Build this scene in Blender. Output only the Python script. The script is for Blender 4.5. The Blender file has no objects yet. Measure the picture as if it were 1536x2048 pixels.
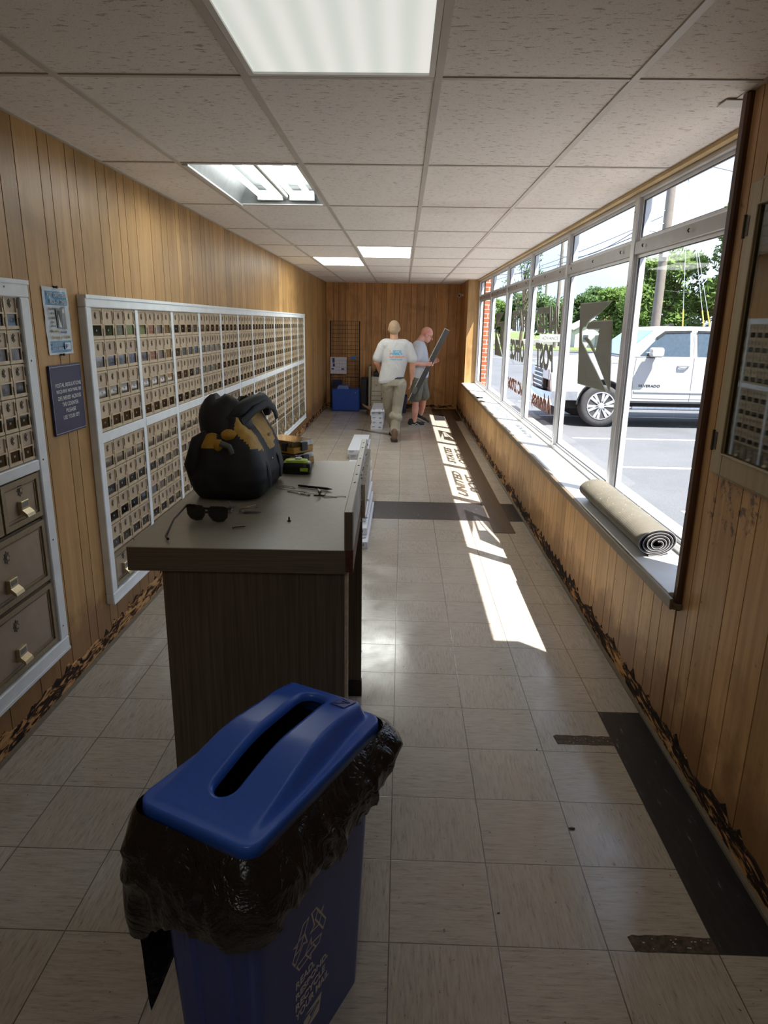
LENS_NEAR, LENS_FAR, TUBE_S, SUN_E, SKY_S, EXPO = .24, 4.0, 5.5, 6.4, .66, 1.46
FILL_BACK = 1.3  # strength of the unseen ceiling light added to brighten the near end
import bpy, bmesh, math, random
from mathutils import Vector, Matrix, noise
C = bpy.context.scene.collection
PI = math.pi
rnd = random.Random(7)
# ---------------------------------------------------------------- camera
cp, sp = math.cos(0.27137), math.sin(0.27137)
cy, sy = math.cos(0.02258), math.sin(0.02258)
fw = Vector((-sy*cp, cy*cp, -sp)); rt = Vector((cy, sy, 0)); dn = fw.cross(rt)
cr, sr = math.cos(-0.01675), math.sin(-0.01675)
rt, dn = cr*rt+sr*dn, -sr*rt+cr*dn
cam = bpy.data.cameras.new('camera'); co = bpy.data.objects.new('camera', cam); C.objects.link(co)
cam.sensor_fit = 'VERTICAL'; cam.sensor_height = 36; cam.lens = 36*1359.83/2048
cam.clip_start = .05; cam.clip_end = 500
up = -dn; bk = -fw
co.matrix_world = Matrix(((rt.x, up.x, bk.x, 0), (rt.y, up.y, bk.y, 0), (rt.z, up.z, bk.z, 1.66855), (0, 0, 0, 1)))
bpy.context.scene.camera = co
# ---------------------------------------------------------------- mesh builder
class MB:
    def __init__(s): s.v = []; s.f = []; s.m = []; s.mi = 0; s.M = None; s.tone = []; s.t = 0.5
    def add(s, vs, fs, mi=None):
        n = len(s.v)
        if s.M is not None: vs = [s.M @ Vector(p) for p in vs]
        s.v += [tuple(p) for p in vs]
        for f in fs:
            s.f.append([i+n for i in f]); s.m.append(s.mi if mi is None else mi); s.tone.append(s.t)
        return s
    def box(s, x0, x1, y0, y1, z0, z1, mi=None):
        return s.add([(x0,y0,z0),(x1,y0,z0),(x1,y1,z0),(x0,y1,z0),(x0,y0,z1),(x1,y0,z1),(x1,y1,z1),(x0,y1,z1)],
                     [(0,3,2,1),(4,5,6,7),(0,1,5,4),(1,2,6,5),(2,3,7,6),(3,0,4,7)], mi)
    def bbox(s, x0, x1, y0, y1, z0, z1, b, mi=None):   # box with chamfered edges
        vs = []; X=(x0,x1); Y=(y0,y1); Z=(z0,z1); idx = {}
        for i in (0,1):
            for j in (0,1):
                for k in (0,1):
                    sx, sy_, sz = (1-2*i)*b, (1-2*j)*b, (1-2*k)*b
                    idx[i,j,k,0] = len(vs); vs.append((X[i], Y[j]+sy_, Z[k]+sz))
                    idx[i,j,k,1] = len(vs); vs.append((X[i]+sx, Y[j], Z[k]+sz))
                    idx[i,j,k,2] = len(vs); vs.append((X[i]+sx, Y[j]+sy_, Z[k]))
        I = idx; fs = []
        for i in (0,1): fs.append([I[i,0,0,0],I[i,0,1,0],I[i,1,1,0],I[i,1,0,0]])
        for j in (0,1): fs.append([I[0,j,0,1],I[1,j,0,1],I[1,j,1,1],I[0,j,1,1]])
        for k in (0,1): fs.append([I[0,0,k,2],I[1,0,k,2],I[1,1,k,2],I[0,1,k,2]])
        for i in (0,1):
            for j in (0,1): fs.append([I[i,j,0,0],I[i,j,1,0],I[i,j,1,1],I[i,j,0,1]])
            for k in (0,1): fs.append([I[i,0,k,0],I[i,1,k,0],I[i,1,k,2],I[i,0,k,2]])
        for j in (0,1):
            for k in (0,1): fs.append([I[0,j,k,1],I[1,j,k,1],I[1,j,k,2],I[0,j,k,2]])
        for i in (0,1):
            for j in (0,1):
                for k in (0,1): fs.append([I[i,j,k,0],I[i,j,k,1],I[i,j,k,2]])
        s.fix = True
        return s.add(vs, fs, mi)
    def prism(s, poly, fn, d0, d1, mi=None):
        n = len(poly)
        vs = [fn(a, b, d0) for a, b in poly]+[fn(a, b, d1) for a, b in poly]
        fs = [list(range(n-1, -1, -1)), list(range(n, 2*n))]+[(i, (i+1) % n, n+(i+1) % n, n+i) for i in range(n)]
        s.fix = True
        return s.add(vs, fs, mi)
    def loft(s, rings, closed=True, cap0=True, cap1=True, mi=None):
        n = len(rings[0]); vs = [p for r in rings for p in r]; fs = []
        for k in range(len(rings)-1):
            for i in range(n if closed else n-1):
                j = (i+1) % n; fs.append((k*n+i, k*n+j, (k+1)*n+j, (k+1)*n+i))
        if cap0: fs.append(list(range(n-1, -1, -1)))
        if cap1: fs.append([len(vs)-n+i for i in range(n)])
        return s.add(vs, fs, mi)
    def tube(s, pts, r, n=10, mi=None, cap=True, flat=None):
        pts = [Vector(p) for p in pts]; rs = r if isinstance(r, (list, tuple)) else [r]*len(pts)
        rings = []; prev = None
        for i, p in enumerate(pts):
            d = (pts[min(i+1, len(pts)-1)]-pts[max(i-1, 0)])
            if d.length < 1e-9: d = Vector((0,0,1))
            d.normalize()
            if prev is None:
                a = d.cross(Vector((0,0,1)) if abs(d.z) < .9 else Vector((1,0,0)))
                if flat is not None: a = Vector(flat[0:3])-d*d.dot(Vector(flat[0:3]))
            else: a = prev-d*prev.dot(d)
            if flat is not None:
                a = Vector(flat[0:3])-d*d.dot(Vector(flat[0:3]))
            a.normalize(); b = d.cross(a); prev = a
            k = 1 if flat is None else flat[3]
            rings.append([p+a*rs[i]*math.cos(2*PI*q/n)+b*rs[i]*k*math.sin(2*PI*q/n) for q in range(n)])
        return s.loft(rings, True, cap, cap, mi)
    def cyl(s, p0, p1, r0, r1=None, n=16, mi=None): return s.tube([p0, p1], [r0, r0 if r1 is None else r1], n, mi)
    def lathe(s, prof, c=(0,0,0), axis='z', n=24, mi=None):
        c = Vector(c); rings = []
        for r, h in prof:
            ring = []
            for q in range(n):
                a = 2*PI*q/n; u, w = r*math.cos(a), r*math.sin(a)
                ring.append(c+Vector({'z': (u, w, h), 'x': (h, u, w), 'y': (w, h, u)}[axis]))
            rings.append(ring)
        return s.loft(rings, True, True, True, mi)
    def ell(s, c, r, n=14, m=9, mi=None):
        c = Vector(c); rings = []
        for k in range(1, m):
            t = PI*k/m
            rings.append([c+Vector((r[0]*math.sin(t)*math.cos(2*PI*q/n), r[1]*math.sin(t)*math.sin(2*PI*q/n), -r[2]*math.cos(t))) for q in range(n)])
        return s.loft(rings, True, True, True, mi)
    def mesh(s, name, mats):
        me = bpy.data.meshes.new(name); me.from_pydata(s.v, [], s.f)
        for m in mats: me.materials.append(m)
        for p, m in zip(me.polygons, s.m): p.material_index = m
        if len(set(s.tone)) > 1:
            at = me.attributes.new('tone', 'FLOAT', 'FACE')
            at.data.foreach_set('value', s.tone)
        if getattr(s, 'fix', False):
            bm = bmesh.new(); bm.from_mesh(me); bmesh.ops.recalc_face_normals(bm, faces=bm.faces[:]); bm.to_mesh(me); bm.free()
        me.update(); return me
    def build(s, name, mats, parent=None, smooth=False, kind=None, bevel=0, solid=0, sub=0):
        if not isinstance(mats, (list, tuple)): mats = [mats]
        o = bpy.data.objects.new(name, s.mesh(name, mats)); C.objects.link(o)
        if parent is not None: o.parent = parent
        if kind: o['kind'] = kind
        if smooth:
            for p in o.data.polygons: p.use_smooth = True
            if smooth != 'all': 
                for e in sharp_edges(o.data, 0.7): e.use_edge_sharp = True
        if solid:
            m = o.modifiers.new('s', 'SOLIDIFY'); m.thickness = solid
        if bevel:
            m = o.modifiers.new('b', 'BEVEL'); m.width = bevel; m.segments = 2; m.limit_method = 'ANGLE'; m.angle_limit = .6
        if sub:
            m = o.modifiers.new('u', 'SUBSURF'); m.levels = sub; m.render_levels = sub
        return o
def sharp_edges(me, ang):
    en = {}
    for p in me.polygons:
        for ek in p.edge_keys: en.setdefault(ek, []).append(p.normal.copy())
    out = []
    for e in me.edges:
        ns = en.get(tuple(sorted(e.vertices)), [])
        if len(ns) == 2 and ns[0].length and ns[1].length and ns[0].angle(ns[1], 0) > ang: out.append(e)
    return out
def thing(name, label, cat, loc=(0,0,0), rz=0, group=None, kind=None):
    o = bpy.data.objects.new(name, None); C.objects.link(o); o.location = loc; o.rotation_euler = (0,0,rz)
    o.empty_display_size = .05
    if kind: o['kind'] = kind
    else: o['label'] = label; o['category'] = cat
    if group: o['group'] = group
    return o
def tag(o, label, cat, group=None):
    o['label'] = label; o['category'] = cat
    if group: o['group'] = group
    return o
def mtx(x, y, o):
    x = Vector(x).normalized(); y = Vector(y).normalized(); z = x.cross(y)
    return Matrix(((x.x,y.x,z.x,o[0]),(x.y,y.y,z.y,o[1]),(x.z,y.z,z.z,o[2]),(0,0,0,1)))
def text(name, body, size, M, mat, parent=None, ext=.0006, bold=0, shear=0, sx=1, align='CENTER', spacing=1, line=1, fit=None):
    cu = bpy.data.curves.new('t', 'FONT'); cu.body = body; cu.size = size; cu.extrude = ext; cu.offset = bold
    cu.shear = shear; cu.align_x = align; cu.space_character = spacing; cu.space_line = line; cu.resolution_u = 4
    o = bpy.data.objects.new('t', cu); C.objects.link(o)
    dg = bpy.context.evaluated_depsgraph_get(); dg.update()
    me = bpy.data.meshes.new_from_object(o.evaluated_get(dg))
    bpy.data.objects.remove(o)
    if fit:   # (width, height) of the whole block, anchored at its lower left corner
        xs = [v.co.x for v in me.vertices]; ys = [v.co.y for v in me.vertices]
        x0, y0 = min(xs), min(ys); kx = fit[0]/(max(xs)-x0); ky = fit[1]/(max(ys)-y0)
        for v in me.vertices: v.co.x = (v.co.x-x0)*kx; v.co.y = (v.co.y-y0)*ky
    else:
        for v in me.vertices: v.co.x *= sx
    me.transform(M); me.materials.clear(); me.materials.append(mat)
    ob = bpy.data.objects.new(name, me); C.objects.link(ob)
    if parent is not None: ob.parent = parent
    return ob
# ---------------------------------------------------------------- materials
def srgb(r, g, b):
    f = lambda c: (c/255/12.92) if c/255 <= .04045 else ((c/255+.055)/1.055)**2.4
    return (f(r), f(g), f(b), 1)
class NT:
    def __init__(s, name):
        s.m = bpy.data.materials.new(name); s.m.use_nodes = True; s.nt = s.m.node_tree; s.nt.nodes.clear()
        s.out = s.nt.nodes.new('ShaderNodeOutputMaterial')
    def n(s, t, props=None, **inp):
        nd = s.nt.nodes.new('ShaderNode'+t)
        for k, v in (props or {}).items(): setattr(nd, k, v)
        for k, v in inp.items():
            key = int(k[1:]) if k[0] == 'i' and k[1:].isdigit() else k.replace('_', ' ')
            s.set(nd.inputs[key], v)
        return nd
    def set(s, sock, v):
        if hasattr(v, 'outputs'): v = v.outputs[0]
        if isinstance(v, bpy.types.NodeSocket): s.nt.links.new(v, sock)
        else: sock.default_value = v
    def math(s, op, a, b=0, c=None):
        nd = s.n('Math', {'operation': op}, i0=a, i1=b)
        if c is not None: s.set(nd.inputs[2], c)
        return nd.outputs[0]
    def mix(s, f, a, b, mode='MIX'):
        nd = s.n('Mix', {'data_type': 'RGBA', 'blend_type': mode}); s.set(nd.inputs[0], f); s.set(nd.inputs[6], a); s.set(nd.inputs[7], b)
        return nd.outputs[2]
    def ramp(s, f, stops):
        nd = s.n('ValToRGB'); s.set(nd.inputs[0], f); cr_ = nd.color_ramp
        while len(cr_.elements) < len(stops): cr_.elements.new(.5)
        for e, (p, c) in zip(cr_.elements, stops): e.position = p; e.color = c if len(c) == 4 else (*c, 1)
        return nd.outputs[0]
    def noise(s, vec, scale, detail=3, rough=.5, dist=0):
        nd = s.n('TexNoise', None, Scale=scale, Detail=detail, Roughness=rough, Distortion=dist)
        if vec is not None: s.set(nd.inputs['Vector'], vec)
        return nd.outputs[0]
    def vmul(s, vec, k): return s.n('VectorMath', {'operation': 'MULTIPLY'}, i0=vec, i1=k).outputs[0]
    def pos(s): return s.n('NewGeometry').outputs['Position']
    def obj(s): return s.n('TexCoord').outputs['Object']
    def bsdf(s, col, rough=.5, metal=0, spec=.5, bump=None, bs=.3, bd=.002, **kw):
        b = s.n('BsdfPrincipled'); s.set(b.inputs['Base Color'], col); s.set(b.inputs['Roughness'], rough)
        s.set(b.inputs['Metallic'], metal); s.set(b.inputs['Specular IOR Level'], spec)
        for k, v in kw.items(): s.set(b.inputs[k.replace('_', ' ')], v)
        if bump is not None:
            bn = s.n('Bump', None, Strength=bs, Distance=bd, Height=bump); s.set(b.inputs['Normal'], bn.outputs[0])
        s.nt.links.new(b.outputs[0], s.out.inputs[0]); return s.m
def M_(name, col, rough=.5, metal=0, spec=.5, var=.12, sc=20, bump=0, bs=.2, bd=.001, world=False, **kw):
    t = NT(name); v = t.pos() if world else t.obj()
    nz = t.noise(v, sc, 4, .6)
    c2 = tuple(x*(1-var*1.3) for x in col[:3])+(1,); c1 = tuple(min(1, x*(1+var)) for x in col[:3])+(1,)
    c = t.ramp(nz, [(.3, c2), (.7, c1)])
    return t.bsdf(c, rough, metal, spec, t.noise(v, bump, 3) if bump else None, bs, bd, **kw)
def wood_mat(name, base, dark, spots=False, stain=True, rough=.45, axis='z', amt=.55):
    t = NT(name); p = t.pos()
    k = {'z': (9, 9, .55), 'x': (.55, 9, 9), 'y': (9, .55, 9)}[axis]
    q = t.vmul(p, k)
    at = t.n('Attribute', {'attribute_name': 'tone', 'attribute_type': 'GEOMETRY'})
    off = t.n('CombineXYZ', None, X=t.math('MULTIPLY', at.outputs['Fac'], 37.0), Y=t.math('MULTIPLY', at.outputs['Fac'], 11.0))
    q = t.n('VectorMath', {'operation': 'ADD'}, i0=q, i1=off).outputs[0]
    g = t.noise(q, 1.6, 6, .62, 1.2)
    fine = t.noise(t.vmul(q, (6, 6, 1.5)), 3, 3, .6)
    c = t.mix(t.ramp(g, [(.36, (0,0,0)), (.66, (1,1,1))]), dark, base)
    c = t.mix(t.math('MULTIPLY', t.ramp(fine, [(.45, (0,0,0)), (.75, (1,1,1))]), .22), c, dark)
    tn = t.n('HueSaturation', None, Hue=.5, Saturation=1.0, Value=t.math('ADD', t.math('MULTIPLY', at.outputs['Fac'], .34), .83), Color=c)
    c = tn.outputs[0]
    blot = t.noise(p, 2.3, 5, .6, .6)
    c = t.mix(t.math('MULTIPLY', t.ramp(blot, [(.50, (0,0,0)), (.72, (1,1,1))]), amt), c, tuple(x*.55 for x in dark[:3])+(1,))
    # knots
    kn = t.n('TexVoronoi', {'feature': 'F1'}, Scale=2.1, Vector=t.vmul(p, (1, 1, .45)))
    c = t.mix(t.ramp(kn.outputs['Distance'], [(.0, (.8,.8,.8)), (.028, (.55,.55,.55)), (.06, (0,0,0))]), c, tuple(x*.3 for x in dark[:3])+(1,))
    if stain:   # old water and glue stains that climb from the bottom edge of the panelling
        z = t.n('SeparateXYZ', None, Vector=p).outputs[2]
        zz = t.math('SUBTRACT', t.math('ADD', z, t.math('MULTIPLY', t.noise(p, 4.5, 5, .65), -.62)), -.12)
        c = t.mix(t.math('MULTIPLY', t.ramp(zz, [(.0, (1,1,1)), (.14, (0,0,0))]), .62), c, (.16, .062, .016, 1))
    if spots:   # scuffs and mould marks below the notice case
        s = t.n('SeparateXYZ', None, Vector=p); dy = t.math('MULTIPLY', t.math('ADD', s.outputs[1], -2.22), 3.2); dz = t.math('MULTIPLY', t.math('ADD', s.outputs[2], -1.08), 5.0)
        d2 = t.math('ADD', t.math('MULTIPLY', dy, dy), t.math('MULTIPLY', dz, dz)); k2 = t.math('MULTIPLY', t.math('SUBTRACT', 1.0, t.math('MINIMUM', d2, 1.0)), .16)
        sp_ = t.math('ADD', t.noise(p, 22, 5, .65), k2); c = t.mix(t.ramp(sp_, [(.66, (0,0,0)), (.76, (.8,.8,.8))]), c, (.05,.025,.015,1))
    return t.bsdf(c, rough, 0, .35, g, .12, .002)
wood_left = wood_mat('panel_oak_left', (.51,.31,.125,1), (.38,.21,.075,1))
wood_right = wood_mat('panel_oak_right', (.70,.44,.20,1), (.50,.28,.105,1))
wood_near = wood_mat('panel_oak_near', (.62,.37,.16,1), (.43,.23,.08,1), spots=True)
wood_back = wood_mat('panel_oak_back', (.62,.34,.13,1), (.42,.20,.065,1), stain=False)
groove = M_('panel_groove', (.03,.014,.006,1), .9)
def make_floor():
    t = NT('vinyl_floor_tile'); p = t.pos(); s = t.n('SeparateXYZ', None, Vector=p)
    T = .3048
    u = t.math('DIVIDE', t.math('SUBTRACT', s.outputs[0], -.0009-T*20), T); w = t.math('DIVIDE', t.math('SUBTRACT', s.outputs[1], 1.509-T*20), T)
    fu, fw_ = t.math('FRACT', u), t.math('FRACT', w); iu, iw = t.math('FLOOR', u), t.math('FLOOR', w)
    par = t.math('MODULO', t.math('ADD', iu, iw), 2.0)
    wn = t.n('TexWhiteNoise', {'noise_dimensions': '2D'}, Vector=t.n('CombineXYZ', None, X=iu, Y=iw))
    off = t.n('VectorMath', {'operation': 'SCALE'}, i0=wn.outputs['Color'], Scale=9.0).outputs[0]
    pp = t.n('VectorMath', {'operation': 'ADD'}, i0=p, i1=off).outputs[0]
    a = t.noise(t.vmul(pp, (14, 130, 14)), 1, 5, .78); b = t.noise(t.vmul(pp, (130, 14, 14)), 1, 5, .78)
    g = t.mix(par, a, b)
    c = t.ramp(g, [(.30, (.185,.15,.115)), (.42, (.40,.355,.295)), (.56, (.47,.425,.36)), (.72, (.53,.485,.42))])
    c = t.mix(t.math('MULTIPLY', wn.outputs['Value'], .22), c, (.34,.305,.26,1))
    c = t.mix(t.math('MULTIPLY', t.ramp(t.noise(p, 1.3, 4, .6), [(.45, (0,0,0)), (.80, (1,1,1))]), .20), c, (.24,.21,.17,1))
    spk = t.noise(p, 55, 3, .5)
    c = t.mix(t.ramp(spk, [(.70, (0,0,0)), (.74, (.75,.75,.75))]), c, (.07,.045,.03,1))
    e = t.math('MINIMUM', t.math('MINIMUM', fu, t.math('SUBTRACT', 1.0, fu)), t.math('MINIMUM', fw_, t.math('SUBTRACT', 1.0, fw_)))
    ln = t.ramp(e, [(.0, (.85,.85,.85)), (.0045, (.75,.75,.75)), (.0075, (0,0,0))])
    c = t.mix(ln, c, (.055,.043,.032,1))
    rg = t.ramp(t.noise(p, 3.5, 4, .6), [(.38, (.11,)*3), (.68, (.27,)*3)])
    bu = t.math('SUBTRACT', t.math('MULTIPLY', g, .25), ln)
    return t.bsdf(c, rg, 0, .5, bu, .25, .0012)
floor_m = make_floor()
def make_black():
    t = NT('black_floor_tile'); p = t.pos()
    f = t.noise(t.vmul(p, (60, 9, 9)), 1, 4, .6)
    c = t.ramp(f, [(.5, (.018,.017,.019)), (.66, (.03,.029,.031)), (.72, (.22,.21,.2))])
    return t.bsdf(c, .36, 0, .4)
black_tile = make_black()
def make_ceiling():
    t = NT('acoustic_ceiling_tile'); p = t.pos()
    f1 = t.noise(t.vmul(p, (26, 75, 10)), 1, 5, .7, .4)
    f2 = t.noise(p, 190, 2, .5)
    m = t.math('MAXIMUM', t.ramp(f1, [(.58, (0,0,0)), (.625, (1,1,1))]), t.math('MULTIPLY', t.ramp(f2, [(.60, (0,0,0)), (.66, (1,1,1))]), .45))
    c = t.mix(m, (.92,.895,.87,1), (.55,.50,.47,1))
    c = t.mix(t.math('MULTIPLY', t.ramp(t.noise(p, .9, 4, .6), [(.58, (0,0,0)), (.72, (1,1,1))]), .18), c, (.55,.42,.28,1))
    return t.bsdf(c, .92, 0, .2, t.math('SUBTRACT', t.math('MULTIPLY', f2, .4), m), .55, .003)
ceil_m = make_ceiling()
white_t = M_('white_enamel', (.74,.74,.72,1), .38, var=.03, sc=6)
tbar_m = M_('ceiling_grid_enamel', (.56,.53,.49,1), .45, var=.05, sc=8, world=True)
trim_w = M_('white_gloss_trim', (.78,.83,.86,1), .4, var=.05, sc=14, world=True)
alu = M_('white_aluminium_frame', (.62,.64,.66,1), .34, .25, var=.05, sc=9, world=True)
alu_g = M_('grey_aluminium', (.36,.36,.36,1), .36, .4, var=.06, sc=9, world=True)
sill_m = M_('white_sill_stone', (.66,.66,.66,1), .35, var=.05, sc=8, world=True)
gasket = M_('black_gasket', (.02,.02,.022,1), .5)
dkwood = wood_mat('dark_walnut_trim', (.15,.07,.042,1), (.08,.036,.022,1), stain=False)
sillwood = wood_mat('weathered_sill_nosing', (.30,.235,.16,1), (.19,.14,.09,1), stain=False, axis='y')
oak = wood_mat('pale_oak_case', (.50,.40,.24,1), (.40,.30,.16,1), stain=False, amt=.1)
yelwood = M_('yellow_pine_strip', (.52,.36,.16,1), .6, sc=9, world=True)
jambm = wood_mat('chipboard_jamb', (.50,.32,.14,1), (.36,.21,.08,1), stain=False)
def make_glass(name, tint, lo=.02, k=1.0, dirt=.0):
    t = NT(name)
    fr = t.n('Fresnel', None, IOR=1.5)
    f = t.math('ADD', t.math('MULTIPLY', fr, k), lo)
    tr = t.n('BsdfTransparent', None, Color=tint); gl = t.n('BsdfGlossy', None, Roughness=.02, Color=(1,1,1,1))
    mx = t.n('MixShader', None, i0=f, i1=tr, i2=gl)
    t.nt.links.new(mx.outputs[0], t.out.inputs[0]); return t.m
glass_m = make_glass('window_glass', (.98,.985,.985,1), .0, .035)
case_glass = make_glass('case_glass', (.82,.84,.82,1), .03, .9)
# ---------------------------------------------------------------- room shell
X0, X1, H, YB, YF = -1.52, 1.12, 2.415, 13.9, -1.6
XG = 1.31                       # inner face of the window frames
ZS = .65                        # top of the window sill
YW0, YW1 = 2.50, 12.45          # window opening
def boards(mb, a0, a1, fn, z0, z1, seed, gap=.0055):
    r = random.Random(seed); a = a0; ws = [.09,.225,.105,.14,.10,.14,.23,.175,.116,.187,.083,.16]
    i = r.randrange(12)
    while a < a1-.01:
        w = ws[i % 12]*(1+.05*r.uniform(-1, 1)); i += 1; b = min(a+w, a1)
        mb.t = r.random()
        mb.box(*fn(a+gap/2, b-gap/2), z0, z1, 0); a = b
    mb.t = .5
# left wall
mb = MB(); boards(mb, YF, YB, lambda a, b: (X0-.012, X0, a, b), 0, H, 3)
mb.box(X0-.12, X0-.0125, YF, YB, 0, H, 1); mb.build('wall_left', [wood_left, groove], kind='structure')
# right wall: below the window, and the full-height piece near the camera and at the far end
mb = MB(); boards(mb, 2.555, YB, lambda a, b: (X1, X1+.012, a, b), 0, ZS-.03, 8)
mb.box(X1+.0125, XG-.01, 2.555, YB, 0, ZS-.03, 1); mb.build('wall_right', [wood_right, groove], kind='structure')
mb = MB(); boards(mb, YF, 2.545, lambda a, b: (X1, X1+.012, a, b), 0, H, 11)
mb.box(X1+.0125, X1+.3, YF, 2.50, 0, H, 1); mb.build('wall_right_front', [wood_near, groove], kind='structure')
mb = MB(); boards(mb, YW1, YB, lambda a, b: (X1, X1+.012, a, b), ZS-.031, H, 5)
mb.box(X1+.0125, X1+.3, YW1+.01, YB, ZS-.031, H, 1); mb.box(X1+.0005, XG+.01, YW1-.006, YW1+.009, ZS, H, 2)
mb.build('wall_right_far', [wood_back, groove, jambm], kind='structure')
mb = MB(); boards(mb, X0-.1, X1+.1, lambda a, b: (a, b, YB, YB+.012), 0, H, 21)
mb.box(X0-.1, X1+.3, YB+.0125, YB+.12, 0, H, 1); mb.build('wall_back', [wood_back, groove], kind='structure')
mb = MB(); mb.box(X0-.1, X1+.3, YF-.12, YF, 0, H, 0); mb.build('wall_front', [wood_left], kind='structure')
# floor in whole tiles, some of them black
mb = MB(); T = .3048; fx = -.0009; fy = 1.509
for i in range(-6, 5):
    for j in range(-11, 42):
        xa, xb = max(fx+i*T, X0-.02), min(fx+(i+1)*T, X1+.02); ya, yb = max(fy+j*T, YF), min(fy+(j+1)*T, YB+.02)
        if xb <= xa or yb <= ya: continue
        blk = (i == 3 and 0 <= j < 4) or (14 <= j < 15.9 and i >= -3) or (i in (2, 3) and j >= 35)
        mb.add([(xa,ya,0),(xb,ya,0),(xb,yb,0),(xa,yb,0)], [(0,1,2,3)], 1 if blk else 0)
mb.box(X0-.1, X1+.2, YF-.1, YB+.1, -.15, -.001, 2)
mb.build('floor', [floor_m, black_tile, groove], kind='structure')
# ceiling: boards and the hanging grid; the light fittings take the place of four boards; an added unseen light takes a fifth
gx, gy, gw, gl = -.5158, 2.4315, .61, 1.23
LIGHTS = {(0,-3): 'lens', (0,-1): 'lens', (-1,1): 'open', (0,4): 'lens', (-1,5): 'lens'}
mb = MB()
for i in range(-2, 3):
    for j in range(-5, 10):
        if (i, j) in LIGHTS: continue
        xa, xb = max(gx+i*gw, X0), min(gx+(i+1)*gw, XG+.02); ya, yb = max(gy+j*gl, YF), min(gy+(j+1)*gl, YB)
        if xb-xa < .005 or yb-ya < .005: continue
        mb.box(xa+.001, xb-.001, ya+.001, yb-.001, H, H+.015, 0)
mb.box(X0-.1, X1+.368, YF-.1, YB+.1, H+.14, H+.17, 1)
mb.build('ceiling', [ceil_m, white_t], kind='structure')
mb = MB()
for i in range(-2, 4):
    x = gx+i*gw
    if x > X0 and x < XG: mb.box(x-.012, x+.012, YF, YB, H-.006, H+.012)
for j in range(-4, 10):
    y = gy+j*gl; mb.box(X0, XG, y-.010, y+.010, H-.0045, H+.010)
mb.box(X0, X0+.02, YF, YB, H-.004, H+.01); mb.box(X1-.02, X1+.001, YF, 2.62, H-.004, H+.01); mb.box(X0, X1, YB-.02, YB, H-.004, H+.01)
mb.box(X1-.05, X1+.03, 2.60, 2.68, H-.008, H-.0045)
mb.build('trim_1', tbar_m, kind='structure')
# torn strips where the cove base has been pulled off
def torn(name, xw, ya, yb, sgn, m_list, seed):
    r = random.Random(seed); mb = MB(); y = ya
    tops = []; n = int((yb-ya)/.035)
    for k in range(n+1): tops.append(.085+.06*noise.noise(Vector((k*.17, seed, 0)))+.04*r.random()*(k % 3 == 0))
    for k in range(n):
        y0 = ya+k*.035; y1 = y0+.035
        mb.add([(xw,y0,.0),(xw,y1,0),(xw,y1,tops[k+1]),(xw,y0,tops[k]),(xw-sgn*.006,y0,0),(xw-sgn*.006,y1,0),(xw-sgn*.004,y1,tops[k+1]-.004),(xw-sgn*.004,y0,tops[k]-.004)],
               [(4,5,6,7),(7,6,2,3),(0,4,7,3),(1,2,6,5)], 0)
    mb.box(min(xw-sgn*.0065, xw-sgn*.022), max(xw-sgn*.0065, xw-sgn*.022), ya, yb, 0, .012, 1)
    mb.build(name, m_list, kind='structure')
def make_torn(nm, sh):
    t = NT(nm); p = t.pos(); s = t.n('SeparateXYZ', None, Vector=p)
    q = t.n('CombineXYZ', None, X=s.outputs[0], Y=t.math('ADD', s.outputs[1], t.math('MULTIPLY', s.outputs[2], -.9)), Z=s.outputs[2])
    a = t.noise(t.vmul(q, (5, 7, 34)), 1.2, 5, .62, 1.0)
    b = t.noise(p, 1.7, 3, .6)
    f = t.math('ADD', t.math('ADD', t.math('MULTIPLY', a, .75), t.math('MULTIPLY', b, .42)), t.math('MULTIPLY', s.outputs[2], sh))
    c = t.ramp(f, [(.50, (.018,.011,.009)), (.57, (.05,.022,.013)), (.59, (.42,.21,.075)), (.70, (.60,.37,.17)), (.80, (.27,.12,.04))])
    return t.bsdf(c, .8, 0, .2, a, .8, .008)
torn_m = make_torn('torn_veneer', -.35); torn_r = make_torn('torn_veneer_dark', -.9); grime = M_('grey_adhesive_line', (.20,.165,.115,1), .7, sc=40, world=True)
torn('baseboard_left', X0, YF, YB, -1, [torn_m, grime], 4)
torn('baseboard_right', X1, YF, YB, 1, [torn_r, grime], 9)
mb = MB(); mb.box(X0, X1, YB-.008, YB, 0, .09, 0); mb.build('baseboard_back', [torn_m], kind='structure')
# sill, nosing and dark casing
mb = MB(); mb.bbox(X1-.035, XG+.03, 2.56, YW1, ZS-.028, ZS, .003); mb.build('window_sill', sill_m, kind='structure')
mb = MB(); mb.bbox(X1-.05, X1-.0355, 2.50, YW1+.06, ZS-.05, ZS-.004, .004); mb.bbox(X1-.036, X1, 2.50, YW1+.06, ZS-.05, ZS-.0285, .003)
mb.build('trim_2', sillwood, kind='structure')
mb = MB(); mb.bbox(X1-.022, X1+.05, 2.508, 2.552, ZS-.06, H, .008); mb.box(X1+.05, XG+.1, 2.52, 2.55, ZS-.03, H)
mb.box(X1-.03, X1, 2.552, 2.60, ZS-.045, ZS-.029)
mb.build('trim_3', dkwood, kind='structure')
mb = MB(); mb.box(XG-.035, XG-.002, 2.55, YW1, H-.02, H-.002); mb.build('trim_4', yelwood, kind='structure')
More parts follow.
